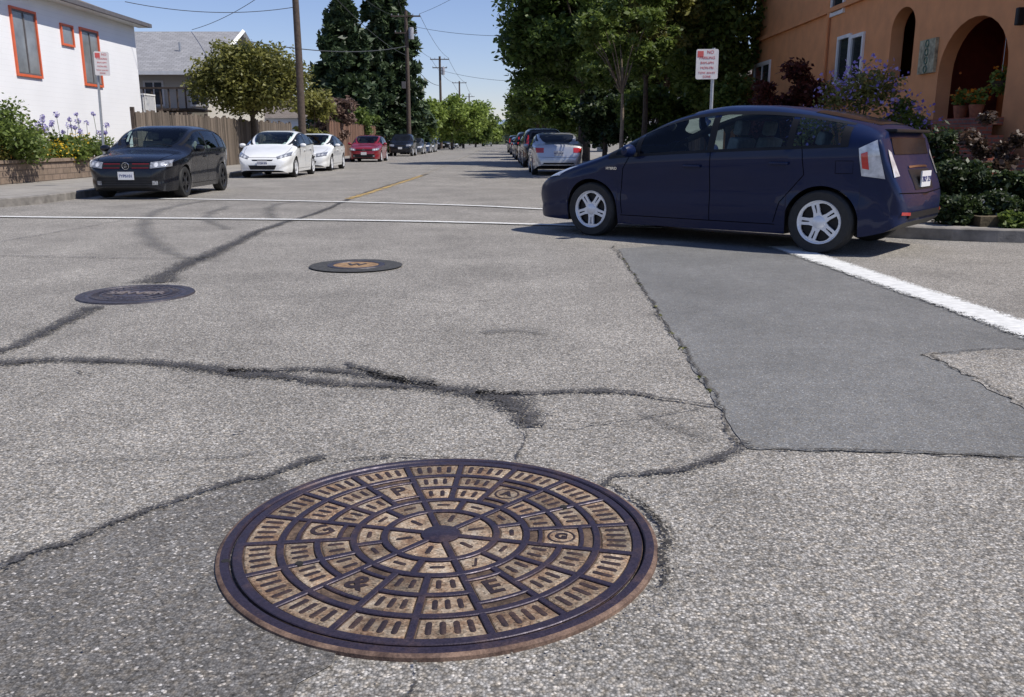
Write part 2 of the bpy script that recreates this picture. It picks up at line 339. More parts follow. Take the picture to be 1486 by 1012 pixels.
# ---------------------------------------------------------------- ground sheets
def sheet(name,pts,z,mat,kind='structure',uv=None):
    me=bpy.data.meshes.new(name); me.from_pydata([(p[0],p[1],z) for p in pts],[],[tuple(range(len(pts)))]); me.update()
    bm=bmesh.new(); bm.from_mesh(me)
    for f in bm.faces:
        f.normal_update()
        if f.normal.z<0: f.normal_flip()
    bmesh.ops.triangulate(bm,faces=bm.faces); bm.to_mesh(me); bm.free()
    o=link(name,me,mat); o['kind']=kind; return o
def rough_poly(pts,step=.06,amp=.012,closed=True):
    out=[]; n=len(pts)
    for i in range(n if closed else n-1):
        a=Vector(pts[i][:2]); b=Vector(pts[(i+1)%n][:2]); L=(b-a).length; k=max(1,int(min(L/step,200)))
        nn=Vector((-(b-a).y,(b-a).x)).normalized()
        for j in range(k): out.append(a.lerp(b,j/k)+nn*random.gauss(0,amp))
    return out
def ribbon(name,pix,z,mat,step=.05,jit=.015,wj=.25,ground=False,kind='structure'):
    P_=[]
    for q in pix:
        p=Vector((q[0],q[1],0)) if ground else G(q[0],q[1]); P_.append((p,q[2]))
    C=[P_[0]]+P_+[P_[-1]]; pts=[];ws=[]
    for i in range(1,len(C)-2):
        p0,p1,p2,p3=[C[i+k][0] for k in (-1,0,1,2)]; wa,wb=C[i][1],C[i+1][1]; k=max(1,int((p2-p1).length/step))
        for j in range(k+(i==len(C)-3)):
            f=j/k; f2=f*f; f3=f2*f
            pts.append(.5*((2*p1)+(p2-p0)*f+(2*p0-5*p1+4*p2-p3)*f2+(3*p1-p0-3*p2+p3)*f3)); ws.append(wa+(wb-wa)*f)
    nx=len(pts); off=0; vs=[];uv=[]; L=0; wn=1
    for i,p in enumerate(pts):
        off=off*.88+random.gauss(0,jit); lo=max(i-2,0); hi=min(i+2,nx-1); d=(pts[hi]-pts[lo]); d.normalize(); n_=Vector((-d.y,d.x,0))
        wn=wn*.7+.3*random.uniform(1-2*wj,1+2*wj); w=ws[i]*.5*wn
        if i: L+=(pts[i]-pts[i-1]).length
        for s_ in (0,.5,1): vs.append((p.x+n_.x*(off+w*(s_*2-1)),p.y+n_.y*(off+w*(s_*2-1)),z)); uv.append((L,s_))
    fs=[]
    for i in range(nx-1):
        for s_ in (0,1): a=i*3+s_; fs.append((a,a+3,a+4,a+1))
    me=bpy.data.meshes.new(name); me.from_pydata(vs,[],fs); ul=me.uv_layers.new(name='UVMap')
    for lp in me.loops: ul.data[lp.index].uv=uv[lp.vertex_index]
    me.update(); o=link(name,me,mat); 
    o['kind']=kind; return o
SL=-.0182
def kl(y): return -8.52+SL*y
def kr(y): return 3.2+SL*y
tag(link('ground',(lambda m:(m.from_pydata([(-5000,-400,-.03),(5000,-400,-.03),(5000,6000,-.03),(-5000,6000,-.03)],[],[(0,1,2,3)]),m)[1])(bpy.data.meshes.new('ground')),M_ground),kind='structure')
sheet('road',[(-60,-25),(60,-25),(60,30),(8,30),(8,420),(-20,420),(-20,30),(-60,30)],0,M_road)
def block(poly,name):
    mb=MB(); n=len(poly)
    vs=[(p[0],p[1],-.01) for p in poly]+[(p[0],p[1],.14) for p in poly]
    mb.add(vs,[(i,(i+1)%n,n+(i+1)%n,n+i) for i in range(n)]+[tuple(range(n,2*n))])
    o=mb.build(name,M_side,fixn=True); o['kind']='structure'; return o
def kerb(path,name,side):
    mb=MB(); n=len(path); pr=[(0,-.01),(0,.135),(.02,.148),(.15,.149),(.15,-.01)]; vs=[];fs=[]
    for i,p in enumerate(path):
        p=Vector(p); d=(Vector(path[min(i+1,n-1)])-Vector(path[max(i-1,0)])).normalized(); nn=Vector((-d.y,d.x))*side
        for a,z in pr: vs.append((p.x+nn.x*(a-.005),p.y+nn.y*(a-.005),z))
    for i in range(n-1):
        for j in range(4): a=i*5+j; fs.append((a,a+5,a+6,a+1))
    mb.add(vs,fs); o=mb.build(name,M_kerb,fixn=True); o['kind']='structure'
rc=2.0; yc=14.6+rc
lcorner=[(kl(yc)-rc+rc*math.cos(a),yc-rc*math.sin(a)) for a in [R(90-90*k/10) for k in range(11)]]
lpath=[(-60,15.5)]+lcorner+[(kl(y),y) for y in (20,30,60,120,420)]
block(lpath+[(-60,420)],'pavement'); kerb(lpath,'kerb',1)
rcx=kr(14)+3.6; rcy=14.0
rcorner=[(rcx-3.6*math.cos(a),rcy-3.6*math.sin(a)*1.12) for a in [R(90*k/12) for k in range(13)]]
rpath=[(kr(y),y) for y in (420,120,60,30,20)]+rcorner+[(30,6.2),(60,1)]
block(rpath+[(60,420)],'pavement.001'); kerb(rpath,'kerb.001',1)
sm=rough_poly([G(897,362)[:2],G(940,430)[:2],G(985,500)[:2],G(1040,590)[:2],G(1085,652)[:2],G(1486,664)[:2],(4.6,G(1486,664).y),(4.6,5),(3.12,5.1),(3.1,9.3),(2.2,10.1)],.05,.008)
sheet('road_patch',sm,.004,M_smooth)
sheet('road_patch.001',rough_poly([G(1335,516)[:2],G(1486,508)[:2],(4.6,4.75),(4.6,3.9),G(1486,596)[:2],G(1400,545)[:2]],.05,.02),.0075,M_road)
lp_=[G(-60,850)[:2],G(60,800)[:2],G(150,765)[:2],G(260,728)[:2],G(330,706)[:2],G(400,690)[:2],(-.45,2.5),(-.35,1.9),G(475,965)[:2],G(400,1030)[:2],G(300,1200)[:2],(-3,.8),(-5,1.5)]
sheet('road_patch.002',rough_poly(lp_,.04,.012),.004,M_left)
cr=[
 ([(-60,532,.2),(0,530,.2),(110,525,.2),(250,530,.17),(340,541,.22),(430,549,.15),(520,560,.14),(620,563,.2),(690,573,.26),(735,583,.30),(757,600,.28),(768,622,.14)],M_tar),
 ([(330,541,.10),(420,537,.14),(500,540,.16),(560,551,.18),(640,562,.16)],M_tar),
 ([(500,529,.06),(540,540,.16),(580,552,.16),(610,558,.1)],M_tar),
 ([(690,572,.1),(770,573,.08),(870,569,.11),(930,575,.06),(1000,586,.04),(1042,590,.04)],M_tar),
 ([(-40,522,.14),(0,512,.17),(60,488,.18),(105,462,.16),(138,446,.22)],M_tar),
 ([(225,412,.5),(255,392,.30),(300,372,.32),(345,352,.26),(385,333,.22),(420,322,.16)],M_tar),
 ([(420,322,.14),(470,306,.16),(510,288,.18),(560,271,.2),(620,253,.24)],M_tar),
 ([(-50,855,.06),(0,828,.08),(60,800,.07),(150,765,.06),(260,728,.06),(330,706,.06),(400,688,.08),(480,668,.08)],M_tar),
 ([(1080,643,.09),(1040,664,.08),(980,683,.06),(900,694,.04),(885,712,.03)],M_tar),
 ([(660,668,.03),(600,664,.04),(520,664,.04),(470,672,.04)],M_crack),
 ([(890,358,.05),(940,430,.045),(985,500,.04),(1030,570,.035),(1055,615,.035),(1087,652,.04)],M_crack),
 ([(1087,652,.03),(1200,656,.03),(1350,660,.035),(1500,668,.04)],M_crack),
 ([(757,610,.02),(762,640,.02),(752,668,.025)],M_crack),
 ([(765,618,.02),(830,625,.02),(900,616,.02),(960,606,.02),(1045,592,.025)],M_crack),
 ([(885,705,.02),(925,735,.025),(953,775,.04),(964,815,.045),(952,855,.02)],M_gap),
 ([(915,725,.02),(955,765,.03),(980,800,.02)],M_crack),
 ([(1350,518,.03),(1400,547,.03),(1450,572,.03),(1500,600,.03)],M_crack),
 ([(1335,517,.025),(1420,510,.03),(1500,508,.03)],M_crack),
 ([(0,352,.1),(100,335,.1),(200,316,.1)],M_tarf),([(0,372,.1),(150,375,.1),(300,377,.08)],M_tarf),
 ([(600,965,.02),(610,990,.02),(590,1020,.02)],M_crack),
 ([(700,484,.14),(750,481,.22),(800,486,.12)],M_tarf),([(340,632,.03),(356,631,.03)],M_tar),
 ([(930,600,.08),(1040,640,.1)],M_tarf),
 ([(300,292,.34),(240,303,.34),(210,322,.36),(216,348,.36),(262,372,.3),(300,378,.2)],M_mark),([(450,292,.3),(400,298,.32),(392,312,.32),(420,322,.3)],M_mark),([(330,300,.3),(300,315,.3),(330,334,.3)],M_mark),
 ([(40,680,.04),(120,668,.05),(300,665,.05),(470,655,.04)],M_tarf),
 ([(150,525,.03),(120,535,.03),(140,545,.02)],M_crack),([(560,430,.02),(640,440,.02),(720,436,.02)],M_crack),
]
for pts_,m_ in cr: ribbon('road_seal' if m_ not in (M_crack,M_gap) else 'road_crack',pts_,.0115,m_,jit=.007,step=.035,wj=.25)
W=.2
ribbon('crosswalk_line',[(-11,14.15,W),(-7.85,13.5,W),(-5.4,13.25,W),(-3.09,13.0,W),(-1,12.62,W),(.925,12.05,W),(2.0,11.7,W)],.016,M_paint,.1,.003,.03,True)
ribbon('crosswalk_line.001',[(-8.3,18.15,W),(-7.4,17.9,W),(-4,17.1,W),(-1,16.0,W),(.61,15.0,W),(2.4,14.0,W)],.016,M_paint,.1,.003,.03,True)
ribbon('stop_line',[(3.1,3.6,.36),(3.17,5.2,.36),(3.1,7.2,.36),(3.0,9.2,.38),(2.95,9.6,.38)],.016,M_paint,.08,.002,.02,True)
ribbon('centre_line',[(-3.3,17.7,.26),(-3.15,22,.26),(-3.05,30,.24)],.016,M_yel,.1,.004,.1,True)
ribbon('centre_line.001',[(-3.05,30,.2),(-3.5,70,.2),(-4.6,130,.2),(-7.2,270,.2)],.016,M_yelf,.5,.004,.1,True)
wp=[]
for f in np.linspace(0,1,60):
    a=G(905,378);b=G(1030,570); p=a.lerp(b,f)
    if random.random()<.25: 
        for k in range(3): wp.append((p.x+random.gauss(0,.01),p.y+random.gauss(0,.01),.012))
o=leafmesh('weeds',np.array(wp),.018,leafmat('weed',(.08,.09,.02),(.2,.2,.06)),None,.5); o['kind']='stuff'; tag(o,'small green weeds in the seam of the smooth patch','weeds')
gm=MB()
for k in range(420):
    if k<240: a=random.gauss(R(-5),R(40)); r_=.65+abs(random.gauss(0,.04)); x_=-.21+r_*math.cos(a); y_=2.378+r_*math.sin(a)
    else: x_=random.uniform(-1.2,1.3); y_=random.uniform(1.25,3.6)
    if k>=240 and math.hypot(x_+.21,y_-2.378)<.66: continue
    s_=random.uniform(.0015,.0045)
    M4=Matrix.Translation((x_,y_,.012+s_*.3))@Matrix.Rotation(random.uniform(0,3),4,Vector((random.random(),random.random(),1)))
    vs=[M4@Vector(p) for p in ((s_,0,0),(0,s_,0),(-s_*.8,0,0),(0,-s_,0),(0,0,s_*.8),(0,0,-s_*.7))]
    gm.add(vs,[(0,1,4),(1,2,4),(2,3,4),(3,0,4),(1,0,5),(2,1,5),(3,2,5),(0,3,5)])
o=gm.build('gravel',simple('grit',(.28,.25,.21),.9,var=.6,scale=60)); tag(o,'loose grit around the rim of the large cover','gravel',kind='stuff')
# ---------------------------------------------------------------- manhole
def rustmat(name,c1,c2,lo,hi,rough=.45,metal=.5,sc=14,grit=.3,gs=160):
    m,n,l,b=nm(name); co=coord(n); f=noise(n,l,co,sc,8,.7); r=ramp(n,[(lo,c1),(hi,c2)]); l.new(f,r.inputs[0])
    g=ramp(n,[(.35,g3(1-grit)),(.65,g3(1+grit*.8))]); l.new(noise(n,l,co,gs,3,.7),g.inputs[0])
    l.new(mix(n,l,1.0,r.outputs[0],g.outputs[0],'MULTIPLY'),b.inputs['Base Color'])
    rr=ramp(n,[(.3,g3(rough-.1)),(.7,g3(rough+.2))]); l.new(noise(n,l,co,30,6,.7),rr.inputs[0]); l.new(rr.outputs[0],b.inputs['Roughness'])
    b.inputs['Metallic'].default_value=metal
    bp=n.new('ShaderNodeBump'); bp.inputs['Strength'].default_value=.3; bp.inputs['Distance'].default_value=.002; l.new(noise(n,l,co,220,3,.6),bp.inputs['Height']); l.new(bp.outputs[0],b.inputs['Normal'])
    return m
I_top=rustmat('worn_iron',(.040,.030,.046),(.13,.08,.065),.50,.82,.40,.35,9,.35)
I_edge=rustmat('rusted_rim',(.075,.045,.035),(.26,.17,.12),.38,.68,.8,.1,12)
I_floor=rustmat('cell_groove',(.05,.032,.022),(.18,.12,.08),.4,.7,.9,0,20)
I_bar=rustmat('stud_iron',(.034,.022,.024),(.13,.075,.05),.48,.85,.55,.3,14)
def padmat():
    m,n,l,b=nm('dusty_pad'); co=coord(n)
    r=ramp(n,[(.30,(.10,.05,.032)),(.42,(.24,.15,.09)),(.54,(.36,.275,.19)),(.68,(.40,.35,.28)),(.8,(.42,.40,.36))]); l.new(noise(n,l,co,16,9,.78),r.inputs[0])
    big=ramp(n,[(.36,g3(.5)),(.5,g3(.95)),(.7,g3(1.08))]); l.new(noise(n,l,co,4.5,6,.7),big.inputs[0])
    v=n.new('ShaderNodeTexVoronoi'); v.inputs['Scale'].default_value=190; l.new(co,v.inputs['Vector']); s_=n.new('ShaderNodeSeparateColor'); l.new(v.outputs['Color'],s_.inputs[0])
    g=ramp(n,[(0,g3(.35)),(.25,g3(.82)),(.85,g3(1.06)),(1,g3(1.5))]); l.new(s_.outputs[0],g.inputs[0])
    gi=n.new('ShaderNodeNewGeometry'); k=ramp(n,[(0,g3(.64)),(1,g3(1.15))]); l.new(gi.outputs['Random Per Island'],k.inputs[0])
    c=mix(n,l,1.0,r.outputs[0],g.outputs[0],'MULTIPLY'); c=mix(n,l,1.0,c,k.outputs[0],'MULTIPLY'); c=mix(n,l,1.0,c,big.outputs[0],'MULTIPLY')
    l.new(c,b.inputs['Base Color']); b.inputs['Roughness'].default_value=.88
    bp=n.new('ShaderNodeBump'); bp.inputs['Strength'].default_value=.5; bp.inputs['Distance'].default_value=.002; l.new(noise(n,l,co,230,3,.6),bp.inputs['Height']); l.new(bp.outputs[0],b.inputs['Normal'])
    return m
I_pad=padmat()
RM=.634
mh=thing('manhole_cover','large round ribbed iron cover with rusty cells and raised letters in the foreground','manhole cover',(-.21,2.378,0))
MB().lathe([(RM*1.0,-.01),(RM*.998,.010),(RM*.99,.0135),(RM*.980,.015)],160).build('frame_edge',I_edge,mh,True)
MB().lathe([(RM*.980,.015),(RM*.965,.0165),(RM*.945,.0165),(RM*.939,.012),(RM*.939,-.005)],160).build('frame',I_top,mh,True)
MB().lathe([(RM*.941,.002),(RM*.926,.002)],160).build('rim_gap',M_dark,mh)
MB().lathe([(0.0005,.0095),(RM*.3,.0095),(RM*.6,.0095),(RM*.93,.0095)],160).build('cover_plate',I_floor,mh,True)
rib=MB()
def ring(mb,r0,r1,z0=.006,z1=.0155,a0=0,a1=2*math.pi,n=160):
    b=.002; mb.lathe([(r0,z0),(r0,z1-b),(r0+b,z1),(r1-b,z1),(r1,z1-b),(r1,z0)],n,a0=a0,a1=a1)
ring(rib,RM*.885,RM*.928)
for r_ in (.725,.40,.26): ring(rib,RM*(r_-.016),RM*(r_+.016))
for k in range(18):
    c=57+20*k
    if k%3: ring(rib,RM*.548,RM*.576,a0=R(c-10),a1=R(c+10),n=10)
    else: ring(rib,RM*.455,RM*.475,a0=R(c-10),a1=R(c+10),n=10); ring(rib,RM*.645,RM*.665,a0=R(c-10),a1=R(c+10),n=10)
def spoke(mb,ang,r0,r1,w=.0095,z1=.015):
    M4=Matrix.Rotation(R(ang),4,'Z'); b=.002
    vs=[M4@Vector(p) for p in ((r0,-w,.006),(r0,-w,z1-b),(r0,-w+b,z1),(r0,w-b,z1),(r0,w,z1-b),(r0,w,.006),(r1,-w,.006),(r1,-w,z1-b),(r1,-w+b,z1),(r1,w-b,z1),(r1,w,z1-b),(r1,w,.006))]
    mb.add(vs,[(i,i+1,i+7,i+6) for i in range(5)])
for k in range(18): spoke(rib,47+20*k,RM*.41,RM*.89)
for k in range(12): spoke(rib,47+30*k,RM*.265,RM*.39)
for k in range(6): spoke(rib,47+60*k,RM*.07,RM*.25)
rib.lathe([(0.0005,.0165),(RM*.085,.0155),(RM*.09,.014),(RM*.09,.006)],40)
rib.build('rib_pattern',I_top,mh,True)
pad=MB()
def padcell(ang,half,r0,r1,n=6,inset=.0135,z1=.0130):
    r0+=.004; r1-=.004; b=.003
    def loop(i,z):
        rr0,rr1=r0+i,r1-i; L=[]
        a_=lambda r: R(half)-math.asin(min(.9,(inset+i)/r))
        for k in range(n+1): t=-1+2*k/n; L.append((rr1,t*a_(rr1)))
        for k in range(n+1): t=1-2*k/n; L.append((rr0,t*a_(rr0)))
        return [(r*math.cos(R(ang)+t),r*math.sin(R(ang)+t),z) for r,t in L]
    l0=loop(0,.007); l1=loop(0,z1-b*.6); l2=loop(b,z1); m_=len(l0)
    fs=[(i,(i+1)%m_,m_+(i+1)%m_,m_+i) for i in range(m_)]+[(m_+i,m_+(i+1)%m_,2*m_+(i+1)%m_,2*m_+i) for i in range(m_)]
    for k in range(n): fs.append((2*m_+k,2*m_+k+1,2*m_+2*n+1-k-1+0,2*m_+2*n+1-k))
    pad.add(l0+l1+l2,fs)
for k in range(18):
    c=57+20*k; padcell(c,10,RM*.741,RM*.885)
    if k%3: padcell(c,10,RM*.576,RM*.709); padcell(c,10,RM*.416,RM*.548)
    else: padcell(c,10,RM*.475,RM*.645)
for k in range(12): padcell(62+30*k,15,RM*.276,RM*.384)
for k in range(6): padcell(77+60*k,30,RM*.09,RM*.244)
pad.build('dusty_pads',I_pad,mh,False)
def capsule(mb,ang,rc,ln,w,tang=False,z1=.0148):
    M4=Matrix.Rotation(R(ang),4,'Z')@Matrix.Translation((rc,0,0))
    if tang: M4=M4@Matrix.Rotation(R(90),4,'Z')
    pts=[]
    for s_,a0 in ((1,-90),(-1,90)):
        for k in range(6):
            a=R(a0+180*k/5); pts.append((s_*(ln/2-w)+w*math.cos(a),w*math.sin(a)))
    n=len(pts); vs=[M4@Vector((x,y,.011)) for x,y in pts]+[M4@Vector((x,y,z1-.001)) for x,y in pts]+[M4@Vector((x*.95,y*.75,z1)) for x,y in pts]
    mb.add(vs,[(i,(i+1)%n,n+(i+1)%n,n+i) for i in range(n)]+[(n+i,n+(i+1)%n,2*n+(i+1)%n,2*n+i) for i in range(n)]+[tuple(range(2*n,3*n))])
st=MB()
for k in range(18):
    c=57+20*k
    for j in range(4): capsule(st,c+(j-1.5)*3.8,RM*.813,.058,.0078)
    if k%3:
        for j in range(3): capsule(st,c+(j-1)*4.5,RM*.642,.048,.0072)
        for j in range(2): capsule(st,c+(j-.5)*7,RM*.48,.046,.0072)
for k in range(12):
    if k!=8: capsule(st,62+30*k,RM*.33,.042,.0068,True)
for k in range(6): capsule(st,77+60*k,RM*.17,.050,.0075,False)
st.build('stud_pattern',I_bar,mh,True)
for ch,an,size,circ,rt in (('P',117,.092,0,27),('G',177,.092,0,40),('&',237,.095,0,-30),('E',297,.095,0,24),('G',-3,.05,1,-10),('A',57,.05,1,-20)):
    r_=RM*.56; x_,y_=r_*math.cos(R(an)),r_*math.sin(R(an))
    me=text_me(ch,size,.0014,Matrix.Translation((x_,y_,.0135))@Matrix.Rotation(R(rt),4,'Z'),.0025)
    o=link('raised_letter',me,I_bar,mh)
    if circ:
        c_=MB(); ring(c_,.034,.042,.006,.0148,n=40); c_.build('letter_ring',I_bar,o,True,M=Matrix.Translation((x_,y_,0)))
link('raised_letter',text_me('J',.05,.0014,Matrix.Translation((RM*.33*math.cos(R(302)),RM*.33*math.sin(R(302)),.0135)),.001),I_bar,mh)
for an,rr_ in ((27,.66),(207,.66),(197,.955)):
    MB().lathe([(0.0005,.0168),(.011,.0168),(.013,.006)],20,M=Matrix.Translation((RM*rr_*math.cos(R(an)),RM*rr_*math.sin(R(an)),0))).build('lifting_hole',M_dark,mh)
c1=G(198,428); m2=thing('manhole_cover','dark flat iron cover with raised lettering, left of the road ahead','manhole cover',(c1.x,c1.y,0))
DI=rustmat('dark_iron',(.05,.047,.058),(.10,.085,.09),.4,.7,.45,.4,20)
MB().lathe([(.425,0),(.42,.012),(.365,.014),(.36,.008)],64).build('frame',DI,m2,True); MB().lathe([(.0005,.010),(.36,.010)],64).build('cover_plate',rustmat('plate_iron',(.06,.057,.075),(.12,.10,.11),.4,.7,.45,.4,30),m2)
rp=MB()
for r_ in (.16,.25,.32): ring(rp,r_-.010,r_+.010,.008,.0145,n=64)
for k in range(24): spoke(rp,15*k,.17,.24,.006,.0145)
for k in range(36): spoke(rp,10*k,.26,.315,.006,.0145)
rp.build('rib_pattern',DI,m2)
link('raised_letter',text_me('SEWER',.14,.003,Matrix.Translation((0,-.0,.0145)),.003),rustmat('letter_iron',(.18,.15,.15),(.26,.22,.19),.4,.7,.5,.2,20),m2)
c2=G(517,387); m3=thing('valve_cover','small rusty iron lid in a dark tar ring on the road','manhole cover',(c2.x,c2.y,0))
MB().lathe([(.43,.0125),(.42,.014),(.30,.015),(.24,.014)],64).build('tar_ring',simple('tar_ring',(.055,.055,.055),.85,var=.35,scale=30,bump=.6),m3); MB().lathe([(.27,.014),(.265,.02),(.215,.02),(.21,.012)],48).build('frame',DI,m3,True)
MB().lathe([(.0005,.017),(.21,.015)],48).build('lid',rustmat('orange_rust',(.18,.10,.05),(.42,.28,.15),.35,.7,.8,.1,30),m3)
link('raised_letter',text_me('W',.16,.003,Matrix.Translation((0,0,.019)),.004),DI,m3)
# ---------------------------------------------------------------- cars
class Cv:
    def __init__(s,pts):
        s.x=[p[0] for p in pts]; s.y=[p[1] for p in pts]; n=len(pts)
        h=[s.x[i+1]-s.x[i] for i in range(n-1)]; d=[(s.y[i+1]-s.y[i])/h[i] for i in range(n-1)]
        m=[d[0]]+[0]*(n-2)+[d[-1]]
        for i in range(1,n-1):
            if d[i-1]*d[i]>0:
                w1=2*h[i]+h[i-1]; w2=h[i]+2*h[i-1]; m[i]=(w1+w2)/(w1/d[i-1]+w2/d[i])
        s.m=m;s.h=h
    def __call__(s,t):
        if t<=s.x[0]: return s.y[0]
        if t>=s.x[-1]: return s.y[-1]
        i=bisect_right(s.x,t)-1; h=s.h[i]; u=(t-s.x[i])/h; u2=u*u;u3=u2*u
        return (2*u3-3*u2+1)*s.y[i]+(u3-2*u2+u)*h*s.m[i]+(-2*u3+3*u2)*s.y[i+1]+(u3-u2)*h*s.m[i+1]
SPEC={}
SPEC['liftback']=dict(L=4.36,hw=.872,top=[(0,.50),(.04,.60),(.12,.68),(.3,.77),(.6,.87),(.9,.955),(1.1,1.02),(1.5,1.22),(1.9,1.385),(2.2,1.46),(2.5,1.49),(2.9,1.48),(3.3,1.435),(3.8,1.33),(4.05,1.26),(4.13,1.215),(4.17,1.07),(4.25,.88),(4.32,.72),(4.36,.6)],
  bot=[(0,.24),(.15,.18),(.6,.17),(3.9,.18),(4.2,.24),(4.36,.34)],belt=[(0,.6),(1,.89),(1.5,.94),(4.1,1.07)],
  plan=[(0,.52),(.04,.64),(.12,.73),(.3,.80),(.7,.855),(1.2,.872),(3.4,.872),(3.8,.85),(4.1,.80),(4.26,.75),(4.33,.68),(4.36,.56)],wx=(.93,3.63),wr=.318,ws=(1.16,2.1),rw=(3.42,4.02),wins=[(1.27,1.52),(1.58,2.40),(2.47,3.26),(3.32,3.78)],doors=[1.45,2.44,3.42],
  tail='tall',hl=((.46,.60),(.83,.70),(.42,.66),(.83,.82)))
SPEC['hatch']=dict(L=4.2,hw=.89,top=[(0,.58),(.03,.67),(.1,.75),(.3,.84),(.7,.91),(1.1,.97),(1.2,1.0),(1.6,1.24),(1.95,1.41),(2.3,1.47),(2.8,1.48),(3.4,1.44),(3.85,1.37),(3.92,1.30),(4.04,1.0),(4.12,.9),(4.17,.75),(4.2,.6)],
  bot=[(0,.24),(.06,.19),(.15,.16),(.6,.17),(3.8,.18),(4.05,.24),(4.2,.34)],belt=[(0,.72),(1.1,.90),(1.5,.93),(4.0,1.0)],
  plan=[(0,.48),(.03,.60),(.09,.70),(.2,.79),(.38,.85),(.7,.885),(1.2,.89),(3.2,.89),(3.8,.85),(4.05,.80),(4.15,.72),(4.2,.6)],wx=(.86,3.44),wr=.318,ws=(1.24,2.05),rw=(3.88,4.03),wins=[(1.45,2.32),(2.40,3.22),(3.28,3.68)],doors=[1.4,2.36,3.3],
  tail='mid',hl=((.47,.61),(.83,.65),(.47,.73),(.83,.78)))
SPEC['sedan']=dict(L=4.6,hw=.88,top=[(0,.5),(.04,.6),(.12,.68),(.3,.74),(.7,.84),(1.1,.92),(1.3,.97),(1.7,1.2),(2.05,1.38),(2.4,1.44),(2.8,1.44),(3.2,1.38),(3.6,1.22),(3.95,1.07),(4.2,1.05),(4.45,1.03),(4.5,.97),(4.56,.75),(4.6,.6)],
  bot=[(0,.24),(.15,.18),(.6,.18),(4.0,.2),(4.4,.25),(4.6,.34)],belt=[(0,.6),(1.1,.87),(1.5,.91),(4.5,.97)],
  plan=[(0,.52),(.04,.66),(.12,.75),(.3,.82),(.7,.865),(1.2,.88),(3.4,.88),(4.1,.855),(4.42,.80),(4.54,.72),(4.6,.6)],wx=(.95,3.65),wr=.32,ws=(1.34,2.12),rw=(3.22,3.90),wins=[(1.55,2.42),(2.5,3.3),(3.36,3.6)],doors=[1.5,2.46,3.45],
  tail='low',hl=((.42,.56),(.80,.60),(.42,.68),(.80,.74)))
SPEC['suv']=dict(L=4.6,hw=.92,top=[(0,.75),(.04,.86),(.12,.93),(.3,.98),(.9,1.06),(1.15,1.12),(1.5,1.4),(1.8,1.62),(2.1,1.7),(2.8,1.72),(3.6,1.69),(4.2,1.62),(4.28,1.55),(4.45,1.15),(4.55,.9),(4.6,.7)],
  bot=[(0,.3),(.15,.25),(.6,.25),(4.0,.27),(4.4,.32),(4.6,.42)],belt=[(0,.85),(1.1,1.05),(1.5,1.10),(4.5,1.16)],
  plan=[(0,.66),(.04,.76),(.12,.82),(.3,.87),(.7,.91),(1.2,.92),(3.6,.92),(4.2,.88),(4.45,.82),(4.55,.76),(4.6,.66)],wx=(.92,3.6),wr=.36,ws=(1.2,1.88),rw=(4.24,4.42),wins=[(1.4,2.3),(2.38,3.25),(3.32,4.05)],doors=[1.35,2.34,3.35],
  tail='tall',hl=((.46,.74),(.84,.76),(.46,.88),(.84,.92)))
def rim_mesh(r):
    holes=[]
    for k in range(5):
        c=72*k+90
        hh=[]
        for a_,rr in ((-24,.86),(-12,.9),(0,.91),(12,.9),(24,.86),(17,.5),(0,.34),(-17,.5)):
            hh.append((r*rr*math.cos(R(c+a_)),r*rr*math.sin(R(c+a_))))
        holes.append(hh)
        c2=c+36; holes.append([(r*rr*math.cos(R(c2+a_)),r*rr*math.sin(R(c2+a_))) for a_,rr in ((-3.2,.82),(3.2,.82),(3.0,.45),(-3.0,.45))])
    outer=[(r*math.cos(R(6*k)),r*math.sin(R(6*k))) for k in range(60)]
    return plate(outer,holes,.02,Matrix.Rotation(R(90),4,'X'))
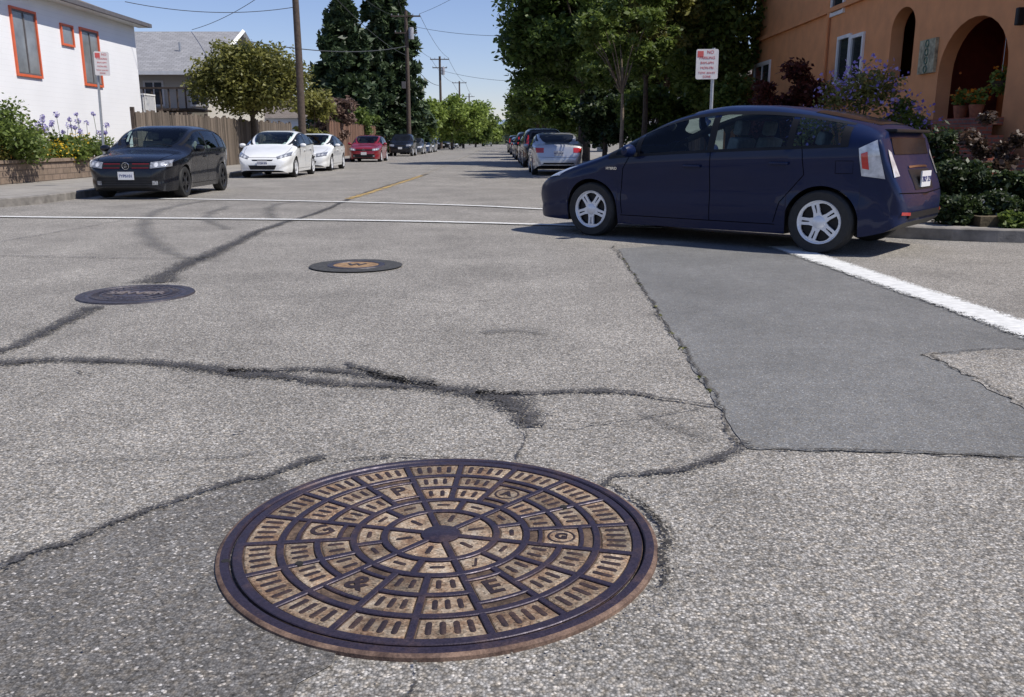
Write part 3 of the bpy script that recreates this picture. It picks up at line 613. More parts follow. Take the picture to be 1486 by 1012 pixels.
def build_car(spec,label,name='parked_car',pm=None,rimm=None,group=None,detail=1,plate_front=None,plate_rear=None,badge=False,rim_r=None,redline=False):
    s=SPEC[spec]; L=s['L']; ZT=Cv(s['top']);ZB=Cv(s['bot']);BL=Cv(s['belt']);HW=Cv(s['plan']); wr=s['wr']; ar=wr+.04
    root=thing(name,label,'car',(0,0,0),0,group); ox=L/2
    GM=M_sg if detail else M_cglass
    def belt(x): return min(BL(x),ZT(x)-.13)
    def Y(x,z):
        zt=ZT(x)
        if z>zt: return -1
        zb=belt(x); hw=HW(x)
        if z>zb:
            q=(z-zb)/(zt-zb); c=max(0,min(1,(zt-zb-.13)/.35)); p=2.3+3.2*c; k=.20*c
            return hw*(1-k*q)*max(0,1-q**p)**(1/p)
        s_=(zb-z)/max(.05,zb-.15); fl=0
        for w in s['wx']:
            d=math.hypot(x-w,z-wr); fl=max(fl,.016*max(0,1-abs(d-ar)/.12))
        return hw*(1+.010*math.exp(-((s_-.13)/.08)**2)-.02*s_-.055*s_**3)+fl -.018*math.exp(-((s_-.48)/.15)**2)
    xs=set([0,L]); 
    for i in range(101): xs.add(L*(.5-.5*math.cos(math.pi*i/100)))
    for w in s['wx']:
        for k in range(25): xs.add(w-ar*math.cos(math.pi*k/24))
        xs.add(w-ar-.004); xs.add(w+ar+.004)
    keyx=[v for w in s['wins'] for v in w]+list(s['ws'])+list(s['rw'])
    xs=sorted(x for x in xs if min(abs(x-k) for k in keyx)>.01); xs=sorted(xs+keyx); st_=[xs[0]]
    for x in xs[1:]:
        if x-st_[-1]>.0035: st_.append(x)
    n1,n2=16,16; V=[]; QQ=[]
    for x in st_:
        zl=ZB(x)
        for w in s['wx']:
            if abs(x-w)<ar: zl=max(zl,wr+math.sqrt(ar*ar-(x-w)**2))
        zb=belt(x); zl=min(zl,zb-.03); zt=ZT(x); row=[]; qs=[]
        for i in range(n1): z=zl+(zb-zl)*i/n1; row.append((Y(x,z),z)); qs.append(-1)
        hw=HW(x); c=max(0,min(1,(zt-zb-.13)/.35)); p=2.3+3.2*c; k=.20*c
        for i in range(n2+1):
            ph=math.pi/2*i/n2; q=math.sin(ph)**(2/p); yy=max(0,math.cos(ph))**(2/p)*(1-k*q)*hw
            if i==n2: yy=0
            row.append((yy,zb+(zt-zb)*q)); qs.append(q)
        V.append([(x-ox,-y,z) for y,z in row]+[(x-ox,y,z) for y,z in row[-2::-1]]); QQ.append(qs+qs[-2::-1])
    nn=len(V[0]); verts=[v for r_ in V for v in r_]; fb=[];fu=[]
    rwok=s['rw'][1]-s['rw'][0]>.3
    for i in range(len(V)-1):
        xa,xb=st_[i]-1e-4,st_[i+1]+1e-4; xm=(xa+xb)/2
        inw=any(a<xm<c for a,c in s['wins']); ins=(s['ws'][0]+.02<xm<s['ws'][1]-.01) or (rwok and s['rw'][0]+.01<xm<s['rw'][1]-.02)
        for j in range(nn-1):
            if detail:
                qa,qb=sorted((QQ[i][j],QQ[i][j+1]))
                if inw and qa>=-1e-6 and qb<=.835: continue
                if ins and qa>=.915: continue
            a=i*nn+j; fb.append((a,a+1,a+nn+1,a+nn))
        fu.append((i*nn,(i+1)*nn,(i+1)*nn+nn-1,i*nn+nn-1))
    fb.append(tuple(range(nn))); fb.append(tuple((len(V)-1)*nn+j for j in range(nn))[::-1])
    b=MB(); b.add(verts,fb); b.build('body',pm,root,True,fixn=True)
    b=MB(); b.add(verts,fu); b.build('underbody',M_blk,root)
    def psd(sgn): return lambda u,v,off:(u-ox,sgn*(max(Y(u,v),.02)+off),v)
    def bis(f,a,b_):
        for _ in range(22):
            m_=(a+b_)/2
            if f(m_): b_=m_
            else: a=m_
        return b_
    def ptop(u,v,off):
        zb=belt(u); z=bis(lambda z:Y(u,z)<abs(v),zb,ZT(u)); return (u-ox,v,z+off)
    def inside(x,y,z): return ZB(x)-.001<=z<=ZT(x) and abs(y)<=Y(x,z)
    def pfr(u,v,off): return (bis(lambda x:inside(x,u,v),-.01,1.6)-off-ox,u,v)
    def pre(u,v,off): return (L-bis(lambda d:inside(L-d,u,v),-.01,1.4)+off-ox,u,v)
    def poly(pl,t):
        f=t*(len(pl)-1); i=min(int(f),len(pl)-2); f-=i; return (pl[i][0]*(1-f)+pl[i+1][0]*f,pl[i][1]*(1-f)+pl[i+1][1]*f)
    def panel(nm_,pr,bo_,to_,mat,off=.006,nu=14,nv=6,parent=root):
        vs=[]
        for i in range(nu+1):
            a=poly(bo_,i/nu);c=poly(to_,i/nu)
            for j in range(nv+1):
                f=j/nv; vs.append(pr(a[0]*(1-f)+c[0]*f,a[1]*(1-f)+c[1]*f,off))
        mb=MB(); mb.add(vs,[(i*(nv+1)+j,(i+1)*(nv+1)+j,(i+1)*(nv+1)+j+1,i*(nv+1)+j+1) for i in range(nu) for j in range(nv)])
        return mb.build(nm_,mat,parent,True)
    def seam(nm_,pr,pts,w=.007,mat=M_seam,off=.003,parent=root,n=24):
        bo_=[];to_=[]
        for i,p in enumerate(pts):
            d=(Vector(pts[min(i+1,len(pts)-1)])-Vector(pts[max(i-1,0)])).normalized()
            bo_.append((p[0]+d.y*w/2,p[1]-d.x*w/2)); to_.append((p[0]-d.y*w/2,p[1]+d.x*w/2))
        return panel(nm_,pr,bo_,to_,mat,off,n,1,parent)
    gt=lambda x,f=.80: belt(x)+f*(ZT(x)-belt(x))
    def xr(a,b_,n=12): return [a+(b_-a)*i/n for i in range(n+1)]
    for sg in (-1,1):
        pr=psd(sg); w0=s['wins'][0][0]-.09; w1=s['wins'][-1][1]+.07
        if detail:
            X=xr(w0,w1,30); fr=panel('window_surround',pr,[(x,belt(x)-.006) for x in X],[(x,belt(x)+.024) for x in X],M_blk,.004,60,1)
            panel('window_trim',pr,[(x,max(belt(x)+.004,gt(x,.775))) for x in X],[(x,max(belt(x)+.012,gt(x,.85))) for x in X],M_blk,.004,60,2,fr)
            edges=[w0]+[v for w in s['wins'] for v in w]+[w1]
            for a,c in zip(edges[0::2],edges[1::2]):
                X=xr(a-.004,c+.004,4); panel('window_pillar',pr,[(x,belt(x)+.002) for x in X],[(x,max(belt(x)+.012,gt(x,.84))) for x in X],M_blk,.005,6,5,fr)
        else:
            X=xr(w0,w1,30); panel('window_surround',pr,[(x,belt(x)+.002) for x in X],[(x,max(belt(x)+.01,gt(x,.84))) for x in X],M_blk,.003,60,5)
        for a,c in s['wins']:
            X=xr(a,c); panel('side_window',pr,[(x,belt(x)+.015) for x in X],[(x,max(belt(x)+.02,gt(x,.80)-.002)) for x in X],GM,.002 if detail else .007,24,5)
        if detail:
            d0,d1,d2=s['doors']; zl=.24 if spec!='suv' else .34
            seam('panel_gap',pr,[(d0-.10,zl+.05),(d0-.12,.5),(d0-.08,.8),(d0+.0,belt(d0))])
            seam('panel_gap',pr,[(d1,zl+.03),(d1+.0,.6),(d1,gt(d1,.8))])
            rwx=s['wx'][1]; seam('panel_gap',pr,[(rwx-ar-.12,zl+.05),(rwx-ar-.06,.5),(rwx-.18,.78),(d2+.0,belt(d2)-.02),(d2-.03,belt(d2)+.1)])
            seam('panel_gap',pr,[(d0-.12,zl+.03),(rwx-ar-.1,zl+.03)])
            seam('panel_gap',pr,[(rwx+.12,.80),(rwx+.28,.80),(rwx+.28,.92),(rwx+.12,.92),(rwx+.12,.80)],.004)
            for hx in (d1-.2,d2-.22):
                hz=belt(hx)-.14; yy=Y(hx,hz); hb=MB(); a_,b_=sorted((sg*(yy-.012),sg*(yy+.032))); hb.box(hx-.10-ox,hx+.10-ox,a_,b_,hz-.015,hz+.015)
                hb.build('door_handle',pm,root,True,bevel=.008)
        mx=s['wins'][0][0]+ (.24 if spec=='liftback' else .06); mz=belt(mx)+.06; my=Y(mx,belt(mx)-.01)
        mm=MB(); mm.lathe([(0.001,-.10),(.045,-.088),(.068,-.045),(.072,.0),(.07,.05),(.05,.09),(0.001,.10)],16,'y',M=Matrix.Translation((mx-ox,sg*(my+.12),mz))@Matrix.Scale(.85,4,(1,0,0)))
        mo=mm.build('side_mirror',pm,root,True,fixn=True); MB().box(mx-ox-.02,mx-ox+.04,min(sg*my*.96,sg*(my+.06)),max(sg*my*.96,sg*(my+.06)),mz-.06,mz-.02).build('mirror_stalk',M_blk,mo)
        A_,B_,C_,D_=s['hl']; hl_=panel('headlight',pfr,[(sg*A_[0],A_[1]),(sg*B_[0],B_[1])],[(sg*C_[0],C_[1]),(sg*D_[0],D_[1])],M_lamp if pm in (P_black,P_white,P_red) else M_lampw,.008,14,5)
        if detail:
            seam('lamp_edge',pfr,[(sg*A_[0],A_[1]-.006),(sg*B_[0],B_[1]-.006)],.012,M_blk,.009,hl_)
            for f_,r_ in ((.3,.042),(.62,.036)):
                yc_=A_[0]+(B_[0]-A_[0])*f_; zc_=(A_[1]+C_[1])/2+(B_[1]-A_[1])*f_*1.0
                T=[-1+2*i/10 for i in range(11)]; panel('lamp_lens',pfr,[(sg*(yc_+r_*t),zc_-r_*math.sqrt(max(0,1-t*t))) for t in T],[(sg*(yc_+r_*t),zc_+r_*math.sqrt(max(0,1-t*t))) for t in T],M_lampw,.011,10,2,hl_)
        if s['tail']=='tall':
            if spec=='liftback':
                tl=panel('tail_light',pr,[(3.99,.78),(4.20,.755)],[(3.95,1.04),(4.10,1.12)],M_lampw,.009,8,8)
                panel('red_lens',pr,[(3.995,.85),(4.055,.84)],[(3.975,.99),(4.03,1.01)],M_tail,.013,6,6,tl)
                panel('tail_light',pre,[(sg*.62,.78),(sg*.735,.77)],[(sg*.63,1.0),(sg*.69,1.03)],M_lampw,.009,8,8)
                panel('reflector',pre,[(sg*.50,.40),(sg*.66,.41)],[(sg*.50,.43),(sg*.66,.44)],M_tail,.009,5,2)
            else:
                panel('tail_light',pre,[(sg*.66,.95),(sg*.8,.95)],[(sg*.66,1.4),(sg*.72,1.4)],M_tail,.009,6,8)
        else:
            z0,z1=(.82,.98) if s['tail']=='mid' else (.76,.92)
            panel('tail_light',pre,[(sg*.5,z0),(sg*.76,z0)],[(sg*.5,z1),(sg*.78,z1)],M_tail,.008,8,5)
    def scr(nm_,a,b_,f,gm_=None):
        X=xr(a,b_,10); hy=[Y(x,belt(x)+f*(ZT(x)-belt(x)))*.985 for x in X]
        panel(nm_,ptop,[(x,-h) for x,h in zip(X,hy)],[(x,h) for x,h in zip(X,hy)],gm_ or GM,.004,14,20)
    scr('windscreen',*s['ws'],.90)
    if rwok: scr('rear_window',*s['rw'],.92,M_cglass)
    else:
        zz=ZT(s['rw'][1])+.02; z2=ZT(s['rw'][0])-.1; panel('rear_window',pre,[(-.62,zz),(.62,zz)],[(-.52,z2),(.52,z2)],M_cglass,.007,12,5)
    if spec=='liftback':
        panel('rear_window',pre,[(-.56,.98),(.56,.98)],[(-.56,1.14),(.56,1.14)],M_cglass,.007,12,5)
        MB().box(4.0-ox,4.20-ox,-.56,.56,1.19,1.222).build('rear_spoiler',M_blk,root,bevel=.01)
        seam('hatch_trim',pre,[(-.3,.86),(0,.865),(.3,.86)],.02,M_chrome,.01)
        panel('plate_recess',pre,[(-.30,.64),(.30,.64)],[(-.34,.835),(.34,.835)],M_blk,.004,8,4)
    if detail:
        for sg in (-1,1): seam('wiper',ptop,[(s['ws'][0]+.02,sg*.05+.1),(s['ws'][0]+.10,sg*.3+.1),(s['ws'][0]+.05,sg*.5)],.014,M_blk,.014)
        seam('panel_gap',ptop,[(.16,-.60),(.6,-.70),(1.0,-.72)],.008); seam('panel_gap',ptop,[(.16,.60),(.6,.70),(1.0,.72)],.008)
        seam('panel_gap',pfr,[(-.55,ZT(.10)-.03),(0,ZT(.10)-.02),(.55,ZT(.10)-.03)],.009)
        seam('panel_gap',pre,[(-.7,.62),(0,.60),(.7,.62)],.009)
        zb_=belt(2.4)
        MB().box(1.2-ox,3.95-ox,-.66,.66,.42,.46).build('cabin_floor',M_dash,root)
        d_=MB(); d_.box(1.25-ox,1.62-ox,-.70,.70,.55,zb_-.06); d_.build('dashboard',M_dash,root,bevel=.04)
        w_=MB().lathe([(.165,-.012),(.18,0),(.165,.012),(.15,0),(.165,-.012)],24,M=Matrix.Translation((1.78-ox,-.36,zb_-.02))@Matrix.Rotation(R(-65),4,'Y')); w_.build('steering_wheel',M_blk,root,True)
        for yy in (-.36,.36):
            q_=MB(); q_.box(1.95-ox,2.42-ox,yy-.24,yy+.24,.46,.62); q_.box(-.06,.06,yy-.23,yy+.23,.0,.58,M=Matrix.Translation((2.42-ox,0,.58))@Matrix.Rotation(R(14),4,'Y')); q_.box(-.045,.045,yy-.12,yy+.12,.60,.76,M=Matrix.Translation((2.42-ox,0,.58))@Matrix.Rotation(R(10),4,'Y')); q_.build('seat',M_seat,root,bevel=.03)
        q_=MB(); q_.box(2.85-ox,3.3-ox,-.6,.6,.46,.6); q_.box(-.07,.07,-.6,.6,0,.5,M=Matrix.Translation((3.3-ox,0,.56))@Matrix.Rotation(R(18),4,'Y'))
        for yy in (-.38,.38): q_.box(-.045,.045,yy-.12,yy+.12,.52,.66,M=Matrix.Translation((3.3-ox,0,.56))@Matrix.Rotation(R(14),4,'Y'))
        q_.build('rear_seat',M_seat,root,bevel=.03)
    zf=ZT(0.0)
    if spec=='hatch':
        g_=panel('grille',pfr,[(-.46,.62),(.46,.62)],[(-.46,.70),(.46,.70)],M_blk,.006,12,3); panel('bumper_intake',pfr,[(-.64,.26),(.64,.26)],[(-.58,.44),(.58,.44)],M_blk,.006,12,4)
        for zz in (.30,.345,.39): seam('intake_slat',pfr,[(-.56,zz),(0,zz),(.56,zz)],.008,M_rimd,.010,g_)
        if redline:
            for zz in (.622,.70):
                for sg in (-1,1): seam('grille_trim',pfr,[(sg*.12,zz),(sg*.3,zz),(sg*.45,zz)],.007,M_gred,.012,g_)
        x_=pfr(0,.63,.012)[0]-.004; e=MB(); e.lathe([(.060,-.003),(.063,.004),(.070,.004),(.073,-.003)],28,'y'); eo=e.build('emblem',M_chrome,root,True,M=Matrix.Translation((x_,0,.66))@Matrix.Rotation(R(90),4,'Z'))
        for tx,dz,sz in (('V',.026,.052),('W',-.022,.058)): link('emblem_letter',text_me(tx,sz,.002,Matrix.Translation((x_-.003,0,.66+dz))@Matrix.Rotation(R(-90),4,'Z')@Matrix.Rotation(R(90),4,'X'),-.0005),M_chrome,eo)
        for sg in (-1,1): panel('fog_light',pfr,[(sg*.5,.29),(sg*.6,.29)],[(sg*.5,.37),(sg*.6,.37)],M_lamp,.012,5,3)
    else:
        panel('grille',pfr,[(-.38,.27),(.38,.27)],[(-.44,.40),(.44,.40)],M_blk,.006,12,4)
        if spec=='liftback': panel('upper_grille',pfr,[(-.3,.535),(.3,.535)],[(-.34,.575),(.34,.575)],M_blk,.006,12,3)
        else: panel('upper_grille',pfr,[(-.36,zf+.0),(.36,zf+.0)],[(-.40,zf+.10),(.40,zf+.10)],M_blk,.006,12,3)
    px_=min(pfr(0,.5,0)[0],pfr(0,.42,0)[0]) if spec!='hatch' else pfr(0,.42,0)[0]; pz=.47 if spec!='suv' else .62
    pl=MB().box(px_-.022,px_-.008,-.155,.155,pz-.078,pz+.078).build('number_plate',M_plate,root)
    if plate_front: link('plate_text',text_me(plate_front,.075,.001,Matrix.Translation((px_-.0235,0,pz-.005))@Matrix.Rotation(R(-90),4,'Z')@Matrix.Rotation(R(90),4,'X'),.001),M_plt,pl)
    pz=.74 if spec!='suv' else .85; xr_=max(pre(0,pz+.07,0)[0],pre(0,pz-.07,0)[0])
    pl=MB().box(xr_+.004,xr_+.018,-.155,.155,pz-.078,pz+.078).build('number_plate',M_plate,root)
    if plate_rear: link('plate_text',text_me(plate_rear,.075,.001,Matrix.Translation((xr_+.0195,0,pz-.005))@Matrix.Rotation(R(90),4,'Z')@Matrix.Rotation(R(90),4,'X'),.001),M_plt,pl)
    if detail: panel('rear_valance',pre,[(-.55,.37),(.55,.37)],[(-.5,.43),(.5,.43)],M_blk,.006,12,3)
    if badge:
        x0_=1.22; y_=Y(x0_,.80)+.006
        link('badge',text_me('HYBRID',.042,.001,Matrix.Translation((x0_-ox,-y_,.80))@Matrix.Rotation(R(90),4,'X'),.001),M_chrome,root)
    rr=rim_r or wr*.68; tw=.10
    tp=[(rr*.98,-tw*.8),(rr*1.04,-tw),(wr*.93,-tw*1.02),(wr*.985,-tw*.86),(wr,-tw*.6),(wr,tw*.6),(wr*.985,tw*.86),(wr*.93,tw*1.02),(rr*1.04,tw),(rr*.98,tw*.8)]
    first=None
    for wx in s['wx']:
        for sg in (-1,1):
            loc=(wx-ox,sg*(s['hw']-.115),wr)
            if first is None:
                hub=MB().lathe([(0.001,-.05),(rr*.9,-.05),(rr*.98,-.03),(rr*.98,.05),(rr*.4,.06),(0.001,.06)],32,'y').build('wheel',M_blk,root,True)
                MB().lathe(tp,56,'y').build('tyre',M_rubber,hub,True)
                me=rim_mesh(rr*.98); me.transform(Matrix.Translation((0,-.078,0))); link('rim',me,rimm or M_rims,hub)
                MB().lathe([(rr*.90,-.08),(rr*.95,-.098),(rr*1.0,-.102),(rr*1.02,-.09),(rr*1.0,-.05)],48,'y').build('rim_lip',rimm or M_rims,hub,True)
                MB().lathe([(0.001,-.102),(.05,-.098),(.07,-.085)],20,'y').build('hub_cap',rimm or M_rims,hub,True)
                first=hub; hub.location=loc
            else:
                h=copy_tree(first,root); h.location=loc
                h.rotation_euler=(0,R(random.uniform(0,72)),0 if sg<0 else math.pi)
    return root
P_navy=paint('navy_paint',(.006,.013,.050),0,.35,.12,.38); P_black=paint('black_paint',(.006,.007,.011),.0,.25,.3,.6); P_white=paint('white_paint',(.80,.81,.80),0,.35); P_red=paint('red_paint',(.26,.012,.02),.2,.3)
P_silver=paint('silver_paint',(.52,.53,.55),.6,.32); P_grey=paint('grey_paint',(.09,.095,.10),.5,.3); P_blue=paint('blue_paint',(.02,.04,.10),.3,.3)
KG='cars parked along the kerb'
c=build_car('liftback','dark navy five door car crossing the intersection on the right with silver wheels','moving_car',P_navy,M_rims,None,1,plate_rear='7BKP 329',badge=True)
c.location=(2.55,10.69,0); c.rotation_euler=(0,0,R(-39.6)); c.scale=(1.05,1.05,1.03)
def place(c,side,y,bump=0):
    if side<0: c.location=(-6.44+SL*y-.90,y,0); c.rotation_euler=(0,0,R(90)+math.atan(-SL))
    else: c.location=(kr(y)-1.08-bump,y,0); c.rotation_euler=(0,0,R(-90)+math.atan(-SL))
place(build_car('hatch','black hatchback with a red lined grille parked nearest on the left kerb','parked_car',P_black,M_rimd,KG,1,plate_front='7YPS101',redline=True),-1,19.75)
place(build_car('liftback','white five door hybrid car parked behind the black hatchback','parked_car',P_white,M_rims,KG,1,plate_front='7CQB 554'),-1,30.2)
place(build_car('sedan','white sedan parked between the white hybrid and the red car','parked_car',P_white,M_rims,KG,1),-1,36.6)
place(build_car('hatch','dark red car parked on the left kerb','parked_car',P_red,M_rims,KG,1),-1,51.8)
suv=build_car('suv','dark sport utility vehicle parked behind the red car on the left','parked_car',P_black,M_rims,KG,0); place(suv,-1,71)
sg_=build_car('sedan','grey car parked just beyond the dark utility vehicle on the left','parked_car',P_grey,M_rims,KG,0); place(sg_,-1,81.5)
sl=build_car('sedan','silver sedan parked nearest on the right kerb, seen from behind','parked_car',P_silver,M_rims,KG,1,plate_rear='6RTD 018'); place(sl,1,32.4)
hb=build_car('hatch','blue grey hatchback parked far up the left kerb','parked_car',P_blue,M_rims,KG,0); place(hb,-1,89.5)
def dupc(o,label,side,y):
    c=copy_tree(o); c['label']=label; place(c,side,y); return c
dupc(suv,'dark utility vehicle parked ahead of the silver sedan on the right',1,41.5)
dupc(hb,'dark hatchback parked second ahead of the silver sedan on the right',1,48.5)
dupc(suv,'dark tall vehicle parked third ahead of the silver sedan on the right',1,57)
dupc(sg_,'grey sedan parked fourth ahead of the silver sedan on the right',1,66)
dupc(hb,'small blue hatchback parked fifth ahead of the near silver sedan on the right',1,78)
dupc(suv,'dark vehicle parked sixth ahead of the silver sedan on the right',1,92)
dupc(sg_,'distant grey car on the left kerb nearest after the gap',-1,97)
dupc(suv,'distant dark vehicle on the left kerb beneath the lime trees',-1,128)
dupc(hb,'distant blue car on the left kerb, third from the far end',-1,140)
dupc(sg_,'distant grey sedan on the left kerb, second from the far end',-1,156)
dupc(suv,'farthest dark vehicle on the left kerb',-1,178)
vn=thing('van','small white van driving far down the street','van',(-5.6,205,0))
MB().box(-.95,.95,-2.4,2.6,.35,2.2).build('body',P_white,vn,bevel=.12); MB().box(-.8,.8,-2.43,-2.41,1.3,1.95).build('windscreen',M_cglass,vn)
for sx in (-1,1):
    for yy in (-1.6,1.7): MB().lathe([(0.001,-.12),(.34,-.12),(.36,0),(.34,.12),(0.001,.12)],20,'y',M=Matrix.Translation((sx*.85,yy,.36))@Matrix.Rotation(R(90),4,'Z')).build('wheel',M_rubber,vn)
# ---------------------------------------------------------------- buildings left
def window(parent,x,y0,y1,z0,z1,face,trim,glass,tw=.09,mull=1):
    f=MB(); lo,hi=sorted((x+.002*face,x+.06*face))
    f.box(lo,hi,y0-tw,y1+tw,z1,z1+tw); f.box(lo,hi,y0-tw,y1+tw,z0-tw,z0); f.box(lo,hi,y0-tw,y0,z0,z1); f.box(lo,hi,y1,y1+tw,z0,z1)
    fo=f.build('window',trim,parent)
    g=MB(); lo,hi=sorted((x+.003*face,x+.015*face)); g.box(lo,hi,y0,y1,z0,z1); g.build('pane',glass,fo)
    if mull:
        m_=MB(); lo,hi=sorted((x+.016*face,x+.04*face))
        for k in range(1,mull+1): yy=y0+(y1-y0)*k/(mull+1); m_.box(lo,hi,yy-.03,yy+.03,z0+.05,z1-.05)
        m_.box(lo,hi,y0,y1,z0,z0+.05); m_.box(lo,hi,y0,y1,z1-.05,z1)
        m_.build('sash',M_wtrim if trim is M_wtrim else M_gutter,fo)
    return fo
def winpx(parent,X,pa,pb,pt,pbm,face,*a):
    y0=A(pa,(pt+pbm)/2,X)[0]; y1=A(pb,(pt+pbm)/2,X)[0]
    y0,y1=sorted((y0,y1)); pm_=(pa+pb)/2; return window(parent,X,y0,y1,A(pm_,pbm,X)[1],A(pm_,pt,X)[1],face,*a)
hs=thing('house','white clapboard house with orange window trim on the left corner','house',(0,0,0))
XH=-15.2; yfar,zeav=A(194,36,XH)
MB().box(-27,XH,18,yfar,.1,zeav+.05).build('wall',M_whites,hs)
e=zeav
rf=MB(); rf.add([(-14.75,17.6,e+.03),(-14.75,yfar+.4,e+.03),(-27.5,yfar+.4,e+.03),(-27.5,17.6,e+.03),(-21,23,e+2.4),(-21,30,e+2.4)],[(0,1,5,4),(1,2,5),(2,3,4,5),(3,0,4)]); ro=rf.build('roof',M_shing2,hs)
MB().box(XH+.01,-14.77,17.6,yfar+.4,e-.08,e-.01).build('soffit',M_wtrim,hs); MB().box(-14.75,-14.63,17.6,yfar+.4,e-.08,e+.06).build('gutter',M_gutter,ro)
winpx(hs,XH,20,53,18,108,1,M_otrim,M_curt,.075,1); winpx(hs,XH,89,104,39,64,1,M_otrim,M_curt,.07,0); winpx(hs,XH,120,143,47,122,1,M_otrim,M_curt,.08,1)
pr_=MB()
for k in range(8): pr_.box(XH-.04,XH,yfar+.45+.12*k,yfar+.49+.12*k,2.0,3.0)
for k in range(12): pr_.box(XH-1.2+.1*k,XH-1.16+.1*k,yfar+.40,yfar+.44,2.0,3.0)
pr_.box(XH-1.2,XH,yfar+.38,yfar+.46,3.0,3.06); pr_.box(XH-.06,XH+.02,yfar+.46,yfar+1.5,3.0,3.06); pr_.box(XH-1.2,XH+.05,yfar+.02,yfar+1.5,1.85,1.98); pr_.box(XH-.1,XH,yfar+1.4,yfar+1.5,.1,2.99)
pr_.build('porch_railing',M_wtrim,hs)
h2=thing('house','low white house with a large grey shingle roof behind the fence on the left','house',(0,0,0))
rdx,rdz=B(352,46,49); evx,evz=B(310,104,43)
x1=rdx; MB().box(-27,x1-.5,44,54,.1,evz+.05).build('wall',M_creams,h2)
r2=MB(); r2.add([(-28,43.2,evz),(x1,43.2,evz),(x1,49,rdz),(-28,49,rdz),(-28,54.8,evz),(x1,54.8,evz)],[(0,1,2,3),(3,2,5,4)]); r2o=r2.build('roof',M_shing,h2)
g_=MB(); g_.add([(x1-.49,44,evz-.02),(x1-.49,54,evz-.02),(x1-.49,49,rdz-.25)],[(0,1,2)]); g_.build('gable_wall',M_whites,h2)
bb=MB(); 
for a,b_ in (((x1+.02,43.1,evz-.05),(x1+.02,49,rdz)),((x1+.02,49,rdz),(x1+.02,54.9,evz-.05))): bb.tube([a,b_],.12,4)
bb.box(-28,x1+.05,43.0,43.14,evz-.14,evz+.02); bb.build('barge_board',M_wtrim,r2o)
vx,vz=B(262,80,46); MB().tube([(vx,46,vz-.6),(vx,46,vz+.6)],.06,8).build('vent_pipe',M_metal,r2o)
def window_y(parent,y,x0,x1,z0,z1,trim,glass,tw=.09):
    f=MB(); f.box(x0-tw,x1+tw,y-.06,y-.002,z1,z1+tw);f.box(x0-tw,x1+tw,y-.06,y-.002,z0-tw,z0);f.box(x0-tw,x0,y-.06,y-.002,z0,z1);f.box(x1,x1+tw,y-.06,y-.002,z0,z1);f.box((x0+x1)/2-.03,(x0+x1)/2+.03,y-.05,y-.016,z0,z1)
    fo=f.build('window',trim,parent); MB().box(x0,x1,y-.015,y-.003,z0,z1).build('pane',glass,fo)
for pa,pb in ((212,236),(278,300)): window_y(h2,44,B(pa,135,44)[0],B(pb,135,44)[0],B(pa,152,44)[1],B(pa,120,44)[1],M_wtrim,M_glass)
dk=MB(); dz=B(250,158,42)[1]; dk.box(-19.5,-14.6,41.4,43.9,dz-.1,dz)
for k in range(13): dk.box(-19.5+.38*k,-19.44+.38*k,41.4,41.46,dz,dz+.85)
dk.box(-19.5,-14.6,41.38,41.5,dz+.85,dz+.93); dk.build('deck_railing',M_pole,h2)
def far_house(name,label,x0,x1,y0,y1,h,rh,wall,roof,face):
    t=thing(name,label,'house',(0,0,0)); MB().box(x0,x1,y0,y1,.1,h).build('wall',wall,t); ym=(y0+y1)/2; o_=.5
    r_=MB(); r_.add([(x0-o_,y0-o_,h-.03),(x1+o_,y0-o_,h-.03),(x1+o_,ym,h+rh),(x0-o_,ym,h+rh),(x1+o_,y1+o_,h-.03),(x0-o_,y1+o_,h-.03)],[(0,1,2,3),(3,2,4,5)]); r_.build('roof',roof,t)
    xs_=x1 if face>0 else x0; g=MB(); g.add([(xs_,y0,h-.02),(xs_,y1,h-.02),(xs_,ym,h+rh-.05)],[(0,1,2)]); g.build('gable_wall',wall,t)
    for k in range(3): yy=y0+(y1-y0)*(k+.5)/3; window(t,xs_,yy-.6,yy+.6,1.4,2.7,face,M_wtrim,M_glass,.1,1)
    return t
far_house('house','small white gabled house half hidden beyond the brown fence on the left',-24,-14.8,82,90,3.2,2.0,M_whites,M_shing2,1)
far_house('house','cream house behind the lime trees far on the left',-26,-16,108,118,3.8,2.4,M_creams,M_shing,1)
far_house('house','brown roofed house hidden behind the big dark trees on the right',10,20,52,62,3.6,2.2,M_creams,M_shing2,-1)
far_house('house','cream house far down the right side behind street trees',9,18,84,95,4,2.4,M_creams,M_shing,-1)
def fence(label,x,y0,y1,h,mat,z=.14):
    t=thing('fence',label,'fence',(0,0,0)); sl_=MB(); y=y0
    while y<y1: hh=h+random.uniform(-.06,.06); dx=random.uniform(-.012,.012); sl_.box(x+dx+SL*(y-y0),x+dx+SL*(y-y0)+.025,y,y+.165,z,z+hh); y+=.185
    sl_.build('board_panel',mat,t)
    y=y0
    while y<y1+.1: MB().box(x-.13+SL*(y-y0),x-.02+SL*(y-y0),y-.05,y+.05,z,z+h+.1).build('post',M_pole,t); y+=2.4
    return t
fence('weathered grey board fence behind the parked white cars',-11.9,28.5,50,1.95,M_fence)
fence('red brown board fence beyond the russet shrub on the left',-11.4,56,88,2.2,M_fence2)
o=MB().box(-30,-12.25,16,28.3,.1,.62).build('yard',M_soil); o['kind']='structure'
w=thing('garden_wall','low tan block garden wall along the left pavement','wall',(0,0,0)); MB().box(-12.24,-12.0,15.9,28.2,.1,.62).build('wall_blocks',M_block,w); MB().box(-12.28,-11.95,15.86,28.24,.622,.70).build('coping',M_block,w)
o=MB().box(-30,-12.1,28.35,43,.1,.2).build('yard.001',M_soil); o['kind']='structure'
